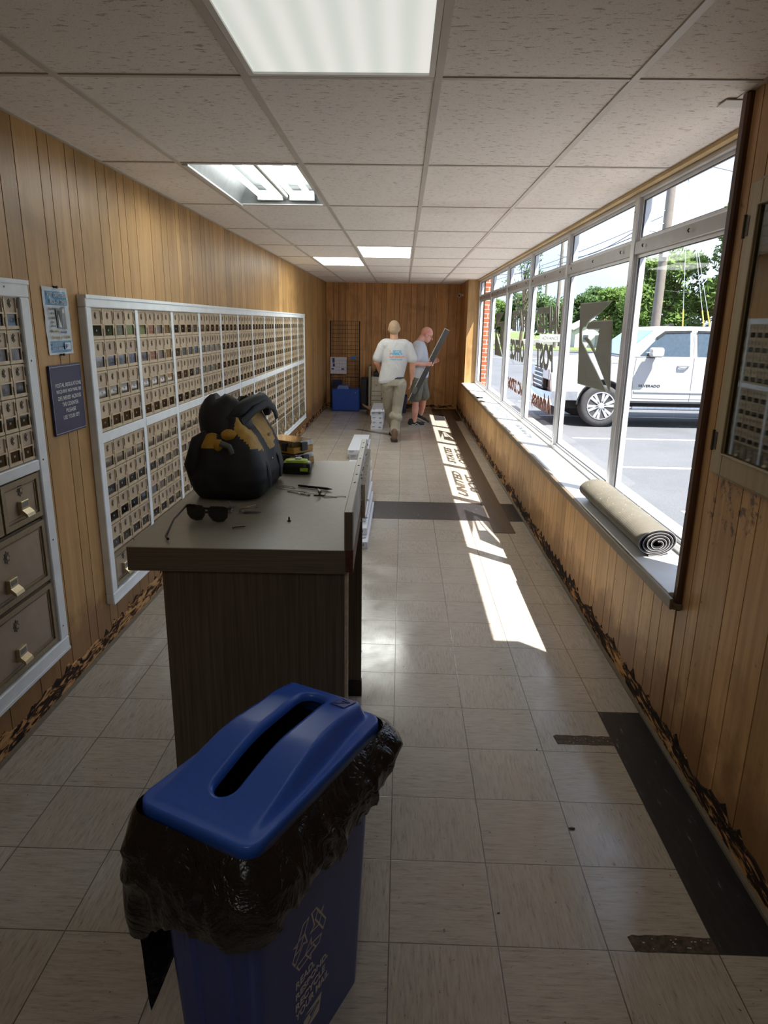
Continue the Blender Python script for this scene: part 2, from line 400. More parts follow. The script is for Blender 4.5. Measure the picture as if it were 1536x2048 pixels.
# ---------------------------------------------------------------- windows (six bays)
vinyl = M_('grey_green_window_vinyl', (.165,.17,.145,1), .5, var=.05)
vinyl_e = M_('pale_vinyl_edge', (.42,.44,.36,1), .5, var=.05)
vinyl_r = M_('red_brown_window_vinyl', (.20,.07,.05,1), .5, var=.05)
vinyl_p = M_('pinkish_vinyl_outline', (.60,.50,.46,1), .5, var=.05)
MY = [2.58, 4.22, 5.86, 7.50, 9.14, 10.78, 12.42]
XL = XG+.035                    # glass plane
ZT0, ZT1, ZW = 2.065, 2.135, 2.37
EA = [(5.452,1.828),(4.648,1.827),(4.894,1.761),(5.094,1.724),(5.207,1.69),(5.235,1.672),(5.305,1.666),(5.34,1.642),(5.307,1.552),(4.563,1.255),(5.326,1.251)]
EB = [(5.206,1.658),(5.18,1.681),(5.084,1.697),(4.586,1.704),(4.492,1.265),(4.535,1.282),(4.967,1.498),(5.121,1.551),(5.261,1.58),(5.204,1.587),(5.081,1.566),(4.912,1.495),(4.852,1.656),(5.17,1.654)]
def grow(poly, d):
    n = len(poly); out = []; A = sum(poly[i][0]*poly[(i+1) % n][1]-poly[(i+1) % n][0]*poly[i][1] for i in range(n)); s = 1 if A > 0 else -1
    for i in range(n):
        a, b, c = Vector(poly[i-1]), Vector(poly[i]), Vector(poly[(i+1) % n])
        e1, e2 = (b-a).normalized(), (c-b).normalized(); n1, n2 = Vector((e1.y, -e1.x))*s, Vector((e2.y, -e2.x))*s
        m = (n1+n2); m = m.normalized() if m.length > .1 else n1; k = min(1/max(m.dot(n1), .35), 2.2)
        out.append(tuple(b+m*d*k))
    return out
for w in range(6):
    ya, yb = MY[w], MY[w+1]; last = w == 5
    root = thing('window_%d' % (w+1), '', '', (0,0,0), kind='structure')
    a, b = ya+.045, yb-.045
    # mullion at the near side of each bay (and the last jamb)
    mb = MB(); mb.bbox(XG, XG+.075, ya-.033, ya+.033, ZS-.02, H, .003)
    mb.box(XG+.012, XG+.062, ya+.033, a, ZS, ZW, 1)
    mb.box(XG+.012, XG+.062, ya-.045, ya-.033, ZS, ZW, 1) if w else None
    if last: mb.bbox(XG, XG+.075, yb-.033, yb+.033, ZS-.02, H, .003)
    for zz in (.70, 1.9, 2.3): mb.cyl((XG-.002, ya+.02, zz), (XG+.002, ya+.02, zz), .005, n=8, mi=2)
    mb.build('mullion', [alu_g if w in (0,) else alu, alu, gasket], root)
    mb = MB()
    mb.bbox(XG+.004, XG+.07, ya+.033, yb-.033, ZT0, ZT1, .004)
    for k in (.12, .5, .88):
        y = ya+(yb-ya)*k; mb.tube([(XG-.004, y, ZT0+.045), (XG-.010, y, ZT0+.037), (XG-.004, y, ZT0+.028)], .0035, 6, 1)
    mb.build('transom', [alu_g, gasket], root)
    mb = MB()
    mb.bbox(XG+.002, XG+.075, ya+.033, yb-.033, ZS-.01, ZS+.035, .004)
    mb.bbox(XG+.002, XG+.075, ya+.033, yb-.033, ZW, H-.001, .004)
    e = .018
    for z0, z1 in ((ZS+.035, ZT0), (ZT1, ZW)):
        mb.box(XL-.016, XL-.004, a, a+e, z0, z1); mb.box(XL-.016, XL-.004, b-e, b, z0, z1)
        mb.box(XL-.016, XL-.004, a+e, b-e, z0, z0+e); mb.box(XL-.016, XL-.004, a+e, b-e, z1-e, z1)
        for (p, q, r_, s_) in ((a+e, a+e+.004, z0+e, z1-e), (b-e-.004, b-e, z0+e, z1-e), (a+e, b-e, z0+e, z0+e+.004), (a+e, b-e, z1-e-.004, z1-e)):
            mb.box(XL-.012, XL-.003, p, q, r_, s_, 1)
    mb.build('window_frame', [alu, gasket], root)
    for nm, z0, z1 in (('lower_pane', ZS+.03, ZT0), ('upper_pane', ZT1, ZW)):
        mb = MB(); mb.add([(XL, a, z0), (XL, b, z0), (XL, b, z1), (XL, a, z1)], [(0,1,2,3)])
        pane = mb.build(nm, glass_m, root)
        if nm != 'lower_pane': continue
        fn = lambda y, z, d: (XL+.0035+d, y, z)
        fb = lambda y, z, d: (XL+.0015+d, y, z)
        if w in (1, 4):
            dy = 0 if w == 1 else 4.9; mb = MB()
            for P in (EA, EB):
                P = [(y+dy, z) for y, z in P]
                mb.prism(P, fb, 0, .001, 0); 
                G = grow(P, .008)
                mb.add([fn(y, z, 0) for y, z in P]+[fn(y, z, 0) for y, z in G], [(i, (i+1) % len(P), len(P)+(i+1) % len(P), len(P)+i) for i in range(len(P))], 1)
            o = mb.build('eagle_decal', [vinyl, vinyl_e], pane); o['label'] = 'grey eagle head emblem on the glass'
        def words_(txt, y0, y1, z0, z1, shear=.28, red=False):
            m1, m2 = (vinyl_r, vinyl_p) if red else (vinyl, vinyl_e)
            M = mtx((0,1,0), (0,0,1), (XL+.0025, y0, z0))
            o = text('lettering', txt, 1, M, m1, pane, .0004, .034, shear, fit=(y1-y0, z1-z0)); 
            M2 = mtx((0,1,0), (0,0,1), (XL+.0045, y0-.006, z0-.006))
            text('lettering_outline', txt, 1, M2, m2, pane, .0004, .055, shear, fit=(y1-y0+.012, z1-z0+.012))
            return o
        if w == 2:
            words_('UNITED', 6.02, 7.2, 1.60, 1.832); words_('POST', 6.25, 7.13, 1.265, 1.50)
            words_('Advance,', 6.17, 7.14, .86, 1.045, .3, True)
        if w == 3:
            words_('STATES', 7.69, 8.80, 1.60, 1.832); words_('OFFICE', 7.78, 8.80, 1.265, 1.50)
            words_('NC 27006', 7.62, 8.80, .90, 1.045, .3, True)
# ---------------------------------------------------------------- light fittings
def emis(name, col, s):
    t = NT(name); e = t.n('Emission', None, Color=col, Strength=s); t.nt.links.new(e.outputs[0], t.out.inputs[0]); return t.m
def make_lens(name, s):
    t = NT(name); p = t.pos()
    q = t.n('TexWave', {'wave_type': 'BANDS', 'bands_direction': 'X'}, Scale=3.3, Distortion=.4, Vector=p)
    c = t.ramp(q.outputs['Fac'], [(0, (.80,.86,.80)), (1, (1,1,.96))])
    e = t.n('Emission', None, Color=c, Strength=s); b = t.n('BsdfPrincipled'); b.inputs['Base Color'].default_value = (.6,.6,.58,1); b.inputs['Roughness'].default_value = .3
    ad = t.n('AddShader', None, i0=e, i1=b); t.nt.links.new(ad.outputs[0], t.out.inputs[0]); return t.m
lens_near = make_lens('prismatic_lens_dim', LENS_NEAR); lens_far = make_lens('prismatic_lens', LENS_FAR); fill_lens = make_lens('added_fill_lens', FILL_BACK)
tube_m = emis('lit_tube', (.95,1,.97,1), TUBE_S); endm = M_('tube_end_cap', (.45,.47,.47,1), .3, .6)
refl_m = M_('grey_reflector_enamel', (.20,.21,.21,1), .5)
LB = {(0,-3): 'added unseen ceiling light behind the camera that brightens the near end of the room', (0,-1): 'near white ceiling light with a flat lens over the counter', (-1,1): 'open ceiling light with bare fluorescent tubes and no lens',
      (0,4): 'lit ceiling panel in the middle column, nearer one of the far pair', (-1,5): 'lit ceiling panel in the left column, farther one of the far pair'}
for (i, j), k in LIGHTS.items():
    x0, x1, y0, y1 = gx+i*gw+.013, gx+(i+1)*gw-.013, gy+j*gl+.011, gy+(j+1)*gl-.011
    t = thing('ceiling_light', LB[i, j], 'ceiling light', ((x0+x1)/2, (y0+y1)/2, H), 0, 'recessed lights in the ceiling grid')
    hx, hy = (x1-x0)/2, (y1-y0)/2
    mb = MB(); fr = .018
    mb.box(-hx, -hx+fr, -hy, hy, -.004, .02); mb.box(hx-fr, hx, -hy, hy, -.004, .02); mb.box(-hx+fr, hx-fr, -hy, -hy+fr, -.004, .02); mb.box(-hx+fr, hx-fr, hy-fr, hy, -.004, .02)
    if k == 'open':
        mb.add([(-hx+fr,-hy+fr,.0),(hx-fr,-hy+fr,.0),(hx-fr,hy-fr,0),(-hx+fr,hy-fr,0),(-hx+.07,-hy+.05,.105),(hx-.05,-hy+.05,.105),(hx-.05,hy-.05,.105),(-hx+.07,hy-.05,.105)],
               [(0,4,5,1),(1,5,6,2),(2,6,7,3),(3,7,4,0),(4,7,6,5)], 1)
    mb.build('frame', [white_t, refl_m], t)
    if k == 'open':
        for s, lit in ((-.125, 1), (-.02, 1), (.035, 0), (.09, 1), (.195, 1)):
            mb = MB(); mb.tube([(s, -hy+.07, .040), (s, hy-.07, .040)], .0165, 14); 
            for e in (-1, 1): mb.cyl((s, e*(hy-.07), .045), (s, e*(hy-.058), .045), .013, n=12, mi=1)
            o = mb.build('fluorescent_tube', [tube_m if lit else endm, endm], t, smooth=True)
            if not lit: o['label'] = 'unlit tube'
        for e in (-1, 1):
            for s in (-.07, .14):
                mb = MB(); mb.bbox(s-.085, s+.085, e*(hy-.05)-.012, e*(hy-.05)+.012, .015, .08, .004); mb.build('lamp_holder', endm, t)
        mb = MB(); mb.bbox(-hx-.0, -hx+.03, -hy, hy, -.014, -.004, .003); mb.build('open_lens_rail', alu, t)
    else:
        mb = MB(); mb.add([(-hx+fr,-hy+fr,.003),(hx-fr,-hy+fr,.003),(hx-fr,hy-fr,.003),(-hx+fr,hy-fr,.003)], [(0,3,2,1)])
        mb.build('diffuser', lens_near if j == -1 else fill_lens if j == -3 else lens_far, t)
# ---------------------------------------------------------------- post office boxes
def make_door_metal(name, base, dark):
    t = NT(name); v = t.obj(); oi = t.n('ObjectInfo')
    c = t.ramp(t.noise(v, 30, 4, .6), [(.3, dark), (.7, base)])
    c = t.n('HueSaturation', None, Hue=t.math('ADD', t.math('MULTIPLY', oi.outputs['Random'], .02), .49), Saturation=.95, Value=t.math('ADD', t.math('MULTIPLY', oi.outputs['Random'], .28), .86), Color=c).outputs[0]
    return t.bsdf(c, .42, .25, .45)
pob = make_door_metal('tan_bronze_door', (.52,.41,.285,1), (.42,.325,.22,1))
pobf = M_('tan_bronze_frame', (.56,.45,.30,1), .4, .25, sc=25)
pobd = M_('dark_relief', (.09,.072,.05,1), .5, .3)
bigm = M_('brown_bronze_panel', (.33,.26,.19,1), .38, .25, sc=6)
bigf = M_('cast_bronze_border', (.27,.215,.135,1), .42, .4, sc=60, bump=260, bs=.6, bd=.002)
brass = M_('worn_brass', (.55,.46,.29,1), .32, .6, sc=30)
boxglass = M_('dark_box_glass', (.008,.007,.006,1), .05, spec=.45)
tagm = M_('box_number_tag', (.20,.20,.19,1), .5)
def star(mb, cy, cz, x, r, mi):
    n = 16; P = [(r*(1 if k % 2 == 0 else .66)*math.cos(2*PI*k/n), r*1.25*(1 if k % 2 == 0 else .66)*math.sin(2*PI*k/n)) for k in range(n)]
    mb.prism(P, lambda a, b, d: (x+d, cy+a, cz+b), 0, .002, mi)
    mb.lathe([(r*.38, x+.002), (r*.38, x+.006), (r*.2, x+.0065)], (0, cy, cz), 'x', 10, 0)
def small_door(w, h):     # door mesh around its own centre, facing +x
    mb = MB(); a, b = w/2-.002, h/2-.002
    mb.box(0, .004, -a, a, -b, b, 0)
    e = .009
    for (y0, y1, z0, z1) in ((-a, -a+e, -b, b), (a-e, a, -b, b), (-a+e, a-e, -b, -b+e), (-a+e, a-e, b-e, b)): mb.box(.004, .0085, y0, y1, z0, z1, 1)
    w0, w1, z0, z1 = -w*.355, w*.355, -h*.385, -h*.045
    for (p, q, r_, s_) in ((w0-.006, w0, z0-.006, z1+.006), (w1, w1+.006, z0-.006, z1+.006), (w0, w1, z0-.006, z0), (w0, w1, z1, z1+.006)): mb.box(.004, .009, p, q, r_, s_, 1)
    star(mb, 0, h*.26, .004, .0135, 2)
    mb.box(.002, .0105, a-.004, a+.003, h*.12, h*.38, 2); mb.box(.002, .0105, a-.004, a+.003, -h*.4, -h*.15, 2)
    d = mb.mesh('door', [pob, pobf, pobd])
    g = MB(); g.box(.004, .0046, w0, w1, z0, z1, 0); g.box(.0046, .0052, -.006, .006, (z0+z1)/2-.004, (z0+z1)/2+.005, 1)
    return d, g.mesh('window', [boxglass, tagm])
def plain_door(w, h):      # larger door with its pull handle
    mb = MB(); a, b = w/2-.003, h/2-.003; mb.box(0, .005, -a, a, -b, b, 0); e = min(.022, w*.09)
    for (y0, y1, z0, z1) in ((-a, -a+e, -b, b), (a-e, a, -b, b), (-a+e, a-e, -b, -b+e), (-a+e, a-e, b-e, b)): mb.box(.005, .013, y0, y1, z0, z1, 1)
    e2 = e+.008
    for (y0, y1, z0, z1) in ((-a+e2, -a+e2+.004, -b+e2, b-e2), (a-e2-.004, a-e2, -b+e2, b-e2), (-a+e2+.004, a-e2-.004, -b+e2, -b+e2+.004), (-a+e2+.004, a-e2-.004, b-e2-.004, b-e2)): mb.box(.005, .008, y0, y1, z0, z1, 1)
    star(mb, 0, min(h*.25, .1) if h < .25 else h*.22, .005, .021 if h > .18 else .016, 2)
    d = mb.mesh('door', [bigm, bigf, pobd])
    g = MB(); zc = -h*.12 if h < .25 else -h*.2; k = .028
    g.bbox(.004, .022, -k, k, zc-.004, zc+.030, .002, 0); g.box(.0221, .0225, -k*.75, k*.75, zc+.004, zc+.024, 1)
    P = [(.004, -.004), (.022, -.004), (.040, -.020), (.044, -.032), (.038, -.034), (.020, -.022), (.004, -.028)]
    g.prism(P, lambda x, z, d_: (x, d_, zc+z), -k, k, 0)
    return d, g.mesh('handle', [brass, tagm])
def put(mesh, name, parent, loc):
    o = bpy.data.objects.new(name, mesh); C.objects.link(o); o.parent = parent; o.location = loc; return o
XB = X0+.02
D1 = small_door(.1375, .1495); D2 = small_door(.1375, .1445); DL = plain_door(.275, .19); DL2 = plain_door(.275, .29); DN = small_door(.0945, .128)
def frame_mesh(w, h, gap=.004):
    mb = MB(); mb.box(-.02, -.001, -w/2, w/2, -h/2, h/2, 0)
    for s in (-1, 1): mb.box(-.001, .004, s*(w/2)-.003, s*(w/2)+.003, -h/2, h/2, 1)
    return mb
ordn = ['nearest', 'second', 'third', 'fourth', 'fifth', 'sixth', 'seventh', 'eighth', 'ninth', 'tenth', 'eleventh', 'farthest']
PITCH = .603
for k in range(12):
    ya = 3.327+k*PITCH; wd = PITCH-.045; yc = ya+wd/2
    for upper in (1, 0):
        z0, z1 = (1.115, 1.716) if upper else (.285, 1.062)
        t = thing('mailbox_block', '', 'post office boxes', (XB, yc, z0), 0, 'blocks of small mailbox doors in the long white-framed bank')
        t['label'] = '%s bronze mailbox block, %s row of the long bank' % (('%s' % ordn[k]) if k in (0, 11) else ordn[k]+" from the near end,", 'upper' if upper else 'lower') if k else \
            'nearest block of bronze mailbox doors in the %s row of the long bank' % ('upper' if upper else 'lower')
        mb = frame_mesh(wd, z1-z0); mb.v = [(x, y, z+(z1-z0)/2) for x, y, z in mb.v]; mb.build('frame', [pobf, pobd], t)
        big_rows = {0: 1} if k < 8 else {0: 1}
        if upper:
            for r in range(4):
                for c in range(4):
                    loc = (0, -wd/2+(c+.5)*wd/4, (3-r+.5)*(z1-z0)/4)
                    d = put(D1[0], 'door', t, loc); put(D1[1], 'door_window', d, (0,0,0))
        else:
            hb = .199; hs = (z1-z0-hb)/4
            for r in range(4):
                if k == 4 and r == 0:
                    zc = hb+3*hs+hs/2
                    for c in (0, 1):
                        d = put(DS[0], 'door', t, (0, -wd/2+(c+.5)*wd/2, zc)) if False else put(DL[0], 'door', t, (0, -wd/2+(c+.5)*wd/2, zc)); d.scale = (1, 1, hs/.19)
                        put(DL[1], 'handle', d, (0,0,0))
                    continue
                for c in range(4):
                    loc = (0, -wd/2+(c+.5)*wd/4, hb+(3-r+.5)*hs)
                    d = put(D2[0], 'door', t, loc); put(D2[1], 'door_window', d, (0,0,0))
            for c in (0, 1):
                d = put(DL[0], 'door', t, (0, -wd/2+(c+.5)*wd/2, hb/2)); put(DL[1], 'handle', d, (0,0,0))
Yend = 3.327+12*PITCH-.045
# white frame of the long bank with its bars
mb = MB(); xa, xb = X0, XB+.022
def molding(mb, y0, y1, z0, z1, w):
    mb.bbox(xa, xb, y0, y1, z1-w, z1, .004); mb.bbox(xa, xb, y0, y1, z0, z0+w, .004)
    mb.bbox(xa, xb-.0006, y0, y0+w, z0+w, z1-w, .004); mb.bbox(xa, xb-.0006, y1-w, y1, z0+w, z1-w, .004)
    mb.box(xb-.001, xb+.005, y0, y1, z1-.016, z1, 0); mb.box(xb-.001, xb+.003, y0, y1, z0, z0+.012, 0)
molding(mb, 3.265, Yend+.062, .222, 1.774, .058)
for k in range(1, 12): mb.bbox(XB-.01, XB+.014, 3.327+k*PITCH-.043, 3.327+k*PITCH-.002, .28, 1.716, .002)
for k in range(12): mb.bbox(XB-.01, XB+.016, 3.327+k*PITCH-.002, 3.327+(k+1)*PITCH-.043, 1.064, 1.113, .002)
mb.build('trim_5', trim_w, kind='structure')
# dark shadow-gap board at the near side of the long bank
# small bank at the left edge of the photo
yr = 2.705; t = thing('mailbox_block', 'block of small bronze mailbox doors in the left bank beside the blue sign', 'post office boxes', (XB, yr-.2875, 1.108), 0)
wn, hn = .575, .640
mb = frame_mesh(wn, hn); mb.v = [(x, y, z+hn/2) for x, y, z in mb.v]; mb.build('frame', [bigf, pobd], t)
for r in range(5):
    for c in range(6):
        d = put(DN[0], 'door', t, (0, -wn/2+(c+.5)*wn/6, (r+.5)*hn/5)); put(DN[1], 'door_window', d, (0,0,0))
BG = [('parcel_box', 'shallow bronze parcel box door with brass pull right below the small mailboxes', yr-.142, .868, .28, .190), ('parcel_box', 'shallow bronze parcel box door in the left bank cut off by the photo edge', yr-.43, .868, .28, .190),
      ('parcel_box', 'large square bronze parcel box door, the middle one in the left bank', yr-.2875, .584, .57, .272), ('parcel_box', 'large bronze parcel box door at the bottom of the left bank', yr-.2875, .292, .57, .282)]
for nm, lb, yc, z0, w_, h_ in BG:
    t = thing(nm, lb, 'post office box', (XB, yc, z0), 0, 'large parcel box doors in the left bank'); dm, hm = plain_door(w_, h_)
    mb = frame_mesh(w_, h_); mb.v = [(x, y, z+h_/2) for x, y, z in mb.v]; mb.build('frame', [bigf, pobd], t)
    d = put(dm, 'door', t, (0, 0, h_/2)); put(hm, 'handle', d, (0,0,0))
mb = MB(); molding(mb, yr-.575-.068, yr+.070, .222, 1.806, .066); mb.bbox(XB-.01, XB+.020, yr-.575, yr, 1.062, 1.106, .003)
for yy, zz in ((yr+.03, 1.5), (yr+.03, 1.1), (yr+.032, .75), (yr+.03, .35), (yr-.1, 1.775), (yr-.3, 1.775)): mb.cyl((xb-.001, yy, zz), (xb+.0008, yy, zz), .004, n=8, mi=1)
mb.build('trim_6', [trim_w, pobd], kind='structure')
# ---------------------------------------------------------------- signs on the left wall
navy = M_('navy_engraved_plastic', (.026,.030,.085,1), .42, spec=.35)
whitep = M_('white_print', (.78,.78,.78,1), .5, var=.02)
t = thing('wall_sign', 'navy blue rectangular sign with white postal regulations wording on the left wall', 'sign', (X0, 3.07, 1.315))
mb = MB(); mb.bbox(.001, .012, -.148, .148, -.152, .152, .003); mb.build('board', navy, t)
mb = MB()
for (a, b, c_, d_) in ((-.143, .143, .143, .1455), (-.143, .143, -.1455, -.143), (-.1455, -.143, -.1455, .1455), (.143, .1455, -.1455, .1455)): mb.box(.0121, .0126, a, b, c_, d_)
mb.build('border_line', M_('pale_border_line', (.35,.36,.42,1), .5), t)
ln = ['POSTAL REGULATIONS', 'REQUIRE NO MAIL BE', 'DELIVERED ACROSS', 'THE COUNTER', 'PLEASE', 'USE YOUR KEY']; wds = [.238, .232, .218, .155, .092, .155]
for q, (s, wd) in enumerate(zip(ln, wds)):
    z = .055-q*.0285; text('lettering', s, 1, mtx((0,1,0), (0,0,1), (.0124, .012-wd/2, z)), whitep, t, .0003, 0, fit=(wd, .0175))
poster = thing('pickup_times_poster', 'blue and white post office box pick-up times poster, crinkled in plastic, above the navy sign', 'poster', (X0, 3.065, 1.652))
pblue = M_('poster_blue', (.03,.22,.42,1), .25, sc=30, spec=.7); pwhite = M_('poster_paper', (.52,.56,.58,1), .22, var=.06, sc=25, spec=.8); pgrey = M_('poster_grey_ink', (.14,.15,.15,1), .4); pyel = M_('faded_yellow_ink', (.40,.34,.16,1), .4); pbl = M_('blue_ink', (.05,.06,.35,1), .4)
def wav(y, z): return .004+.0035*noise.noise(Vector((y*18, z*18, 1)))+.002*noise.noise(Vector((y*55, z*50, 4)))
n, m = 24, 34; mb = MB()
hw, hh = .112, .142
P = []
for j in range(m+1):
    for i in range(n+1):
        y = -hw+2*hw*i/n; z = -hh+2*hh*j/m; ed = .003*noise.noise(Vector((z*90, 0, 9 if i else 2))) if i in (0, n) else 0
        P.append((wav(y, z), y+ed+.01*(z/hh)*-.3, z))
F = [(j*(n+1)+i, j*(n+1)+i+1, (j+1)*(n+1)+i+1, (j+1)*(n+1)+i) for j in range(m) for i in range(n)]
mb.add(P, F)
for q, f in enumerate(F):
    j, i = q//n, q % n; y = -hw+2*hw*(i+.5)/n; z = -hh+2*hh*(j+.5)/m
    if abs(y) < .097 and (z > .066 and z < .126 or z < -.085 and z > -.130): mb.m[q] = 1
mb.build('sheet', [pwhite, pblue], poster, smooth='all')
def ptxt(s, y0, y1, z0, z1, m_): text('lettering', s, 1, mtx((0,1,0), (0,0,1), (.0095, y0, z0)), m_, poster, .0003, .012, fit=(y1-y0, z1-z0))
ptxt('POST OFFICE BOX', -.085, .088, .100, .119, pwhite); ptxt('PICK-UP TIMES', -.065, .078, .072, .091, pwhite)
for q, s in enumerate(('Box Mail', 'will be', 'available', 'for', 'pick-up')): ptxt(s, -.082+(0, .008, 0, .014, .006)[q], -.03-(0, .008, 0, .014, .006)[q], .046-q*.018, .057-q*.018, pgrey)
ptxt('Monday', -.078, -.01, -.052, -.034, pyel); ptxt('through', .0, .06, -.054, -.040, pbl); ptxt('Saturday 10 AM', -.078, .082, -.078, -.061, pyel)
ptxt('UNITED STATES', -.085, .015, -.104, -.094, pwhite); ptxt('POSTAL SERVICE', -.085, .015, -.122, -.112, pwhite)
mb = MB(); X = lambda y, z, d: (.0088+d, y, z)
mb.prism([(-.022,.056),(.025,.053),(.025,-.03),(-.016,-.028)], X, 0, .0006, 0); mb.prism([(-.014,.046),(.014,.044),(.014,-.02),(.002,-.026),(-.010,-.02)], X, .0007, .001, 1)
mb.prism([(.025,.053),(.058,.066),(.064,-.035),(.025,-.03)], X, .0007, .0013, 2); mb.prism([(.032,.05),(.05,.055),(.050,.035),(.033,.035)], X, .0014, .0018, 3); mb.prism([(-.008,.03),(.020,-.028),(-.009,-.026)], X, .0014, .0018, 3)
mb.build('mailbox_picture', [pgrey, M_('black_ink', (.02,.02,.02,1), .5), M_('mid_grey_ink', (.2,.22,.24,1), .5), pwhite], poster)
mb = MB(); f2 = lambda y, z, d: (.0092+d, (y-5.0)*.05+.055, (z-1.54)*.05-.107)
mb.prism([(4.45,1.84),(5.5,1.84),(5.5,1.24),(4.45,1.24)], f2, 0, .0004, 0); mb.prism(EB, f2, .0005, .0009, 1); mb.build('emblem', [pwhite, pbl], poster)
mb = MB()
for z in (hh+.001, -hh-.001): mb.bbox(.0, .012, -.016, .018, z-.004, z+.004, .001); mb.cyl((.012, .0, z), (.017, .0, z), .006, n=8)
mb.build('clip', gasket, poster)
# ---------------------------------------------------------------- noticeboard case on the right wall
def mk_in(): return M_('dark_case_lining', (.03,.032,.03,1), .7)
t = thing('notice_case', 'pale oak glass-fronted notice case hung on the right wall beside the window', 'notice case', (X1, 1.785, 1.645))
ca, cb, cz = .56, -.80, .50      # towards the window, towards the camera, half height
xi = -.055
ywn, yfar = 1.83-cb, 1.83+ca
y1, y0, z0, z1 = .57, -.75, -.465, .475
mb = MB(); e = .04
for (a, b, c_, d_) in ((y0, y0+e, z0, z1), (y1-e, y1, z0, z1), (y0+e, y1-e, z0, z0+e), (y0+e, y1-e, z1-e, z1)): mb.bbox(-.030, 0, a, b, c_, d_, .003)
mb.build('case_frame', oak, t)
mb = MB(); mb.box(-.006, -.001, y0+e, y1-e, z0+e, z1-e); mb.build('backing', mk_in(), t)
dr = MB(); f0 = .012; e = .075
for (a, b, c_, d_) in ((y0+f0, y0+f0+e, z0+f0, z1-f0), (y1-f0-e, y1-f0, z0+f0, z1-f0), (y0+f0+e, y1-f0-e, z0+f0, z0+f0+e), (y0+f0+e, y1-f0-e, z1-f0-e, z1-f0)):
    dr.bbox(-.045, -.0305, a, b, c_, d_, .003)
g = .006; e2 = f0+e
for (a, b, c_, d_) in ((y0+e2-g, y0+e2, z0+e2, z1-e2), (y1-e2, y1-e2+g, z0+e2, z1-e2), (y0+e2-g, y1-e2+g, z0+e2-g, z0+e2), (y0+e2-g, y1-e2+g, z1-e2, z1-e2+g)): dr.bbox(-.052, -.0448, a, b, c_, d_, .002)
door = dr.build('door', oak, t)
mb = MB(); mb.box(-.040, -.037, y0+e2, y1-e2, z0+e2, z1-e2); mb.build('door_glass', case_glass, door)
for z in (z0+.12, z1-.14):
    mb = MB(); mb.cyl((-.047, y1-.008, z-.035), (-.047, y1-.008, z+.035), .005, n=8); mb.box(-.0465, -.0452, y1-.034, y1-.012, z-.03, z+.03); mb.box(-.034, -.0305, y1-.011, y1-.001, z-.03, z+.03)
    mb.build('hinge', M_('dark_hinge', (.07,.05,.03,1), .5, .5), door)
mb = MB(); mb.box(-.036, -.0345, y1-.52, y1-.175, -.345, -.03, 0)
for q in range(18):
    for a_, b_ in ((.51, .42), (.40, .30), (.285, .19)): mb.box(-.0366, -.0361, y1-a_+.008*((q*7) % 3), y1-b_-.006*((q*5) % 4), -.335+q*.0165, -.330+q*.0165, 1)
npz = mb.build('pinned_notice', [M_('notice_paper', (.62,.62,.58,1), .6), pgrey], None); npz.location = t.location
tag(npz, 'pale printed notice sheet pinned inside the oak case', 'notice')
# security camera high in the far corner
t = thing('security_camera', 'small white security camera high in the far right corner', 'camera', (X1, 13.45, 2.20))
cw = M_('camera_white', (.6,.58,.55,1), .4)
mb = MB(); mb.cyl((0,0,0), (-.012,0,0), .035); mb.tube([(-.012,0,0), (-.04,0,-.005), (-.05,-.03,-.01)], .012, 8); mb.build('bracket', cw, t, smooth=True)
mb = MB(); mb.tube([(-.05,.02,-.01), (-.085,-.10,-.02)], .032, 16); mb.build('housing', cw, t, smooth=True)
mb = MB(); mb.tube([(-.0852,-.1005,-.02), (-.087,-.108,-.021)], .022, 14); mb.build('lens', gasket, t)
# ---------------------------------------------------------------- counter
lam = M_('taupe_laminate_top', (.235,.215,.165,1), .34, var=.06, sc=60)
def make_lamv():
    t = NT('taupe_ribbed_laminate'); v = t.obj(); g = t.noise(t.vmul(v, (160, 160, 4)), 1, 3, .5)
    return t.bsdf(t.ramp(g, [(.35, (.10,.084,.064)), (.65, (.15,.128,.098))]), .5, 0, .4, g, .15, .001)
lamv = make_lamv()
def make_lamh():
    t = NT('taupe_grained_edge'); v = t.obj(); g = t.noise(t.vmul(v, (5, 5, 300)), 1, 3, .5)
    return t.bsdf(t.ramp(g, [(.35, (.115,.10,.075)), (.65, (.17,.15,.115))]), .5, 0, .4)
lamh = make_lamh()
rawp = M_('raw_particle_board', (.50,.45,.36,1), .85, var=.2, sc=40, bump=80, bs=.6, bd=.004)
rough_w = M_('rough_filler_back', (.50,.49,.46,1), .8, var=.15, sc=14, bump=40, bs=.5, bd=.004)
redw = M_('red_brown_raw_wood', (.10,.028,.014,1), .7, var=.4, sc=30)
blackp = M_('black_base_board', (.014,.013,.013,1), .45)
steel = M_('steel', (.45,.44,.42,1), .28, .9, sc=30)
t = thing('counter', 'taupe laminate standing counter with an upright ledge board on its window side', 'counter', (-.145, 1.778, 0), .018)
mb = MB(); mb.bbox(-.608, 0, 0, 1.262, .990, 1.060, .0015, 0)
for q in range(len(mb.f)-1, -1, -1): pass
mb.box(-.606, -.002, -.0008, .0, .992, 1.0585, 1); o = mb.build('countertop', [lam, lamh], t)
mb = MB(); mb.bbox(-.003, .0185, -.008, 1.20, 1.062, 1.173, .0015, 0); mb.box(.0003, .0215, -.006, 1.20, .998, 1.0615, 1)
mb.box(.0186, .0216, .0, 1.20, 1.062, 1.172, 2); mb.box(.0, .0185, -.0088, -.0081, 1.064, 1.172, 3)
o = mb.build('ledge_board', [lam, redw, rough_w, lamv], t)
mb = MB(); r_ = random.Random(5)
for q in range(40):
    y = r_.uniform(.45, 1.19); z = r_.uniform(1.003, 1.168); s = r_.uniform(.003, .009)
    mb.tube([(.0215, y, z), (.0215+.003, y+s, z+s*.3), (.0215, y+2*s, z)], .0022, 5, 0 if q % 3 else 1)
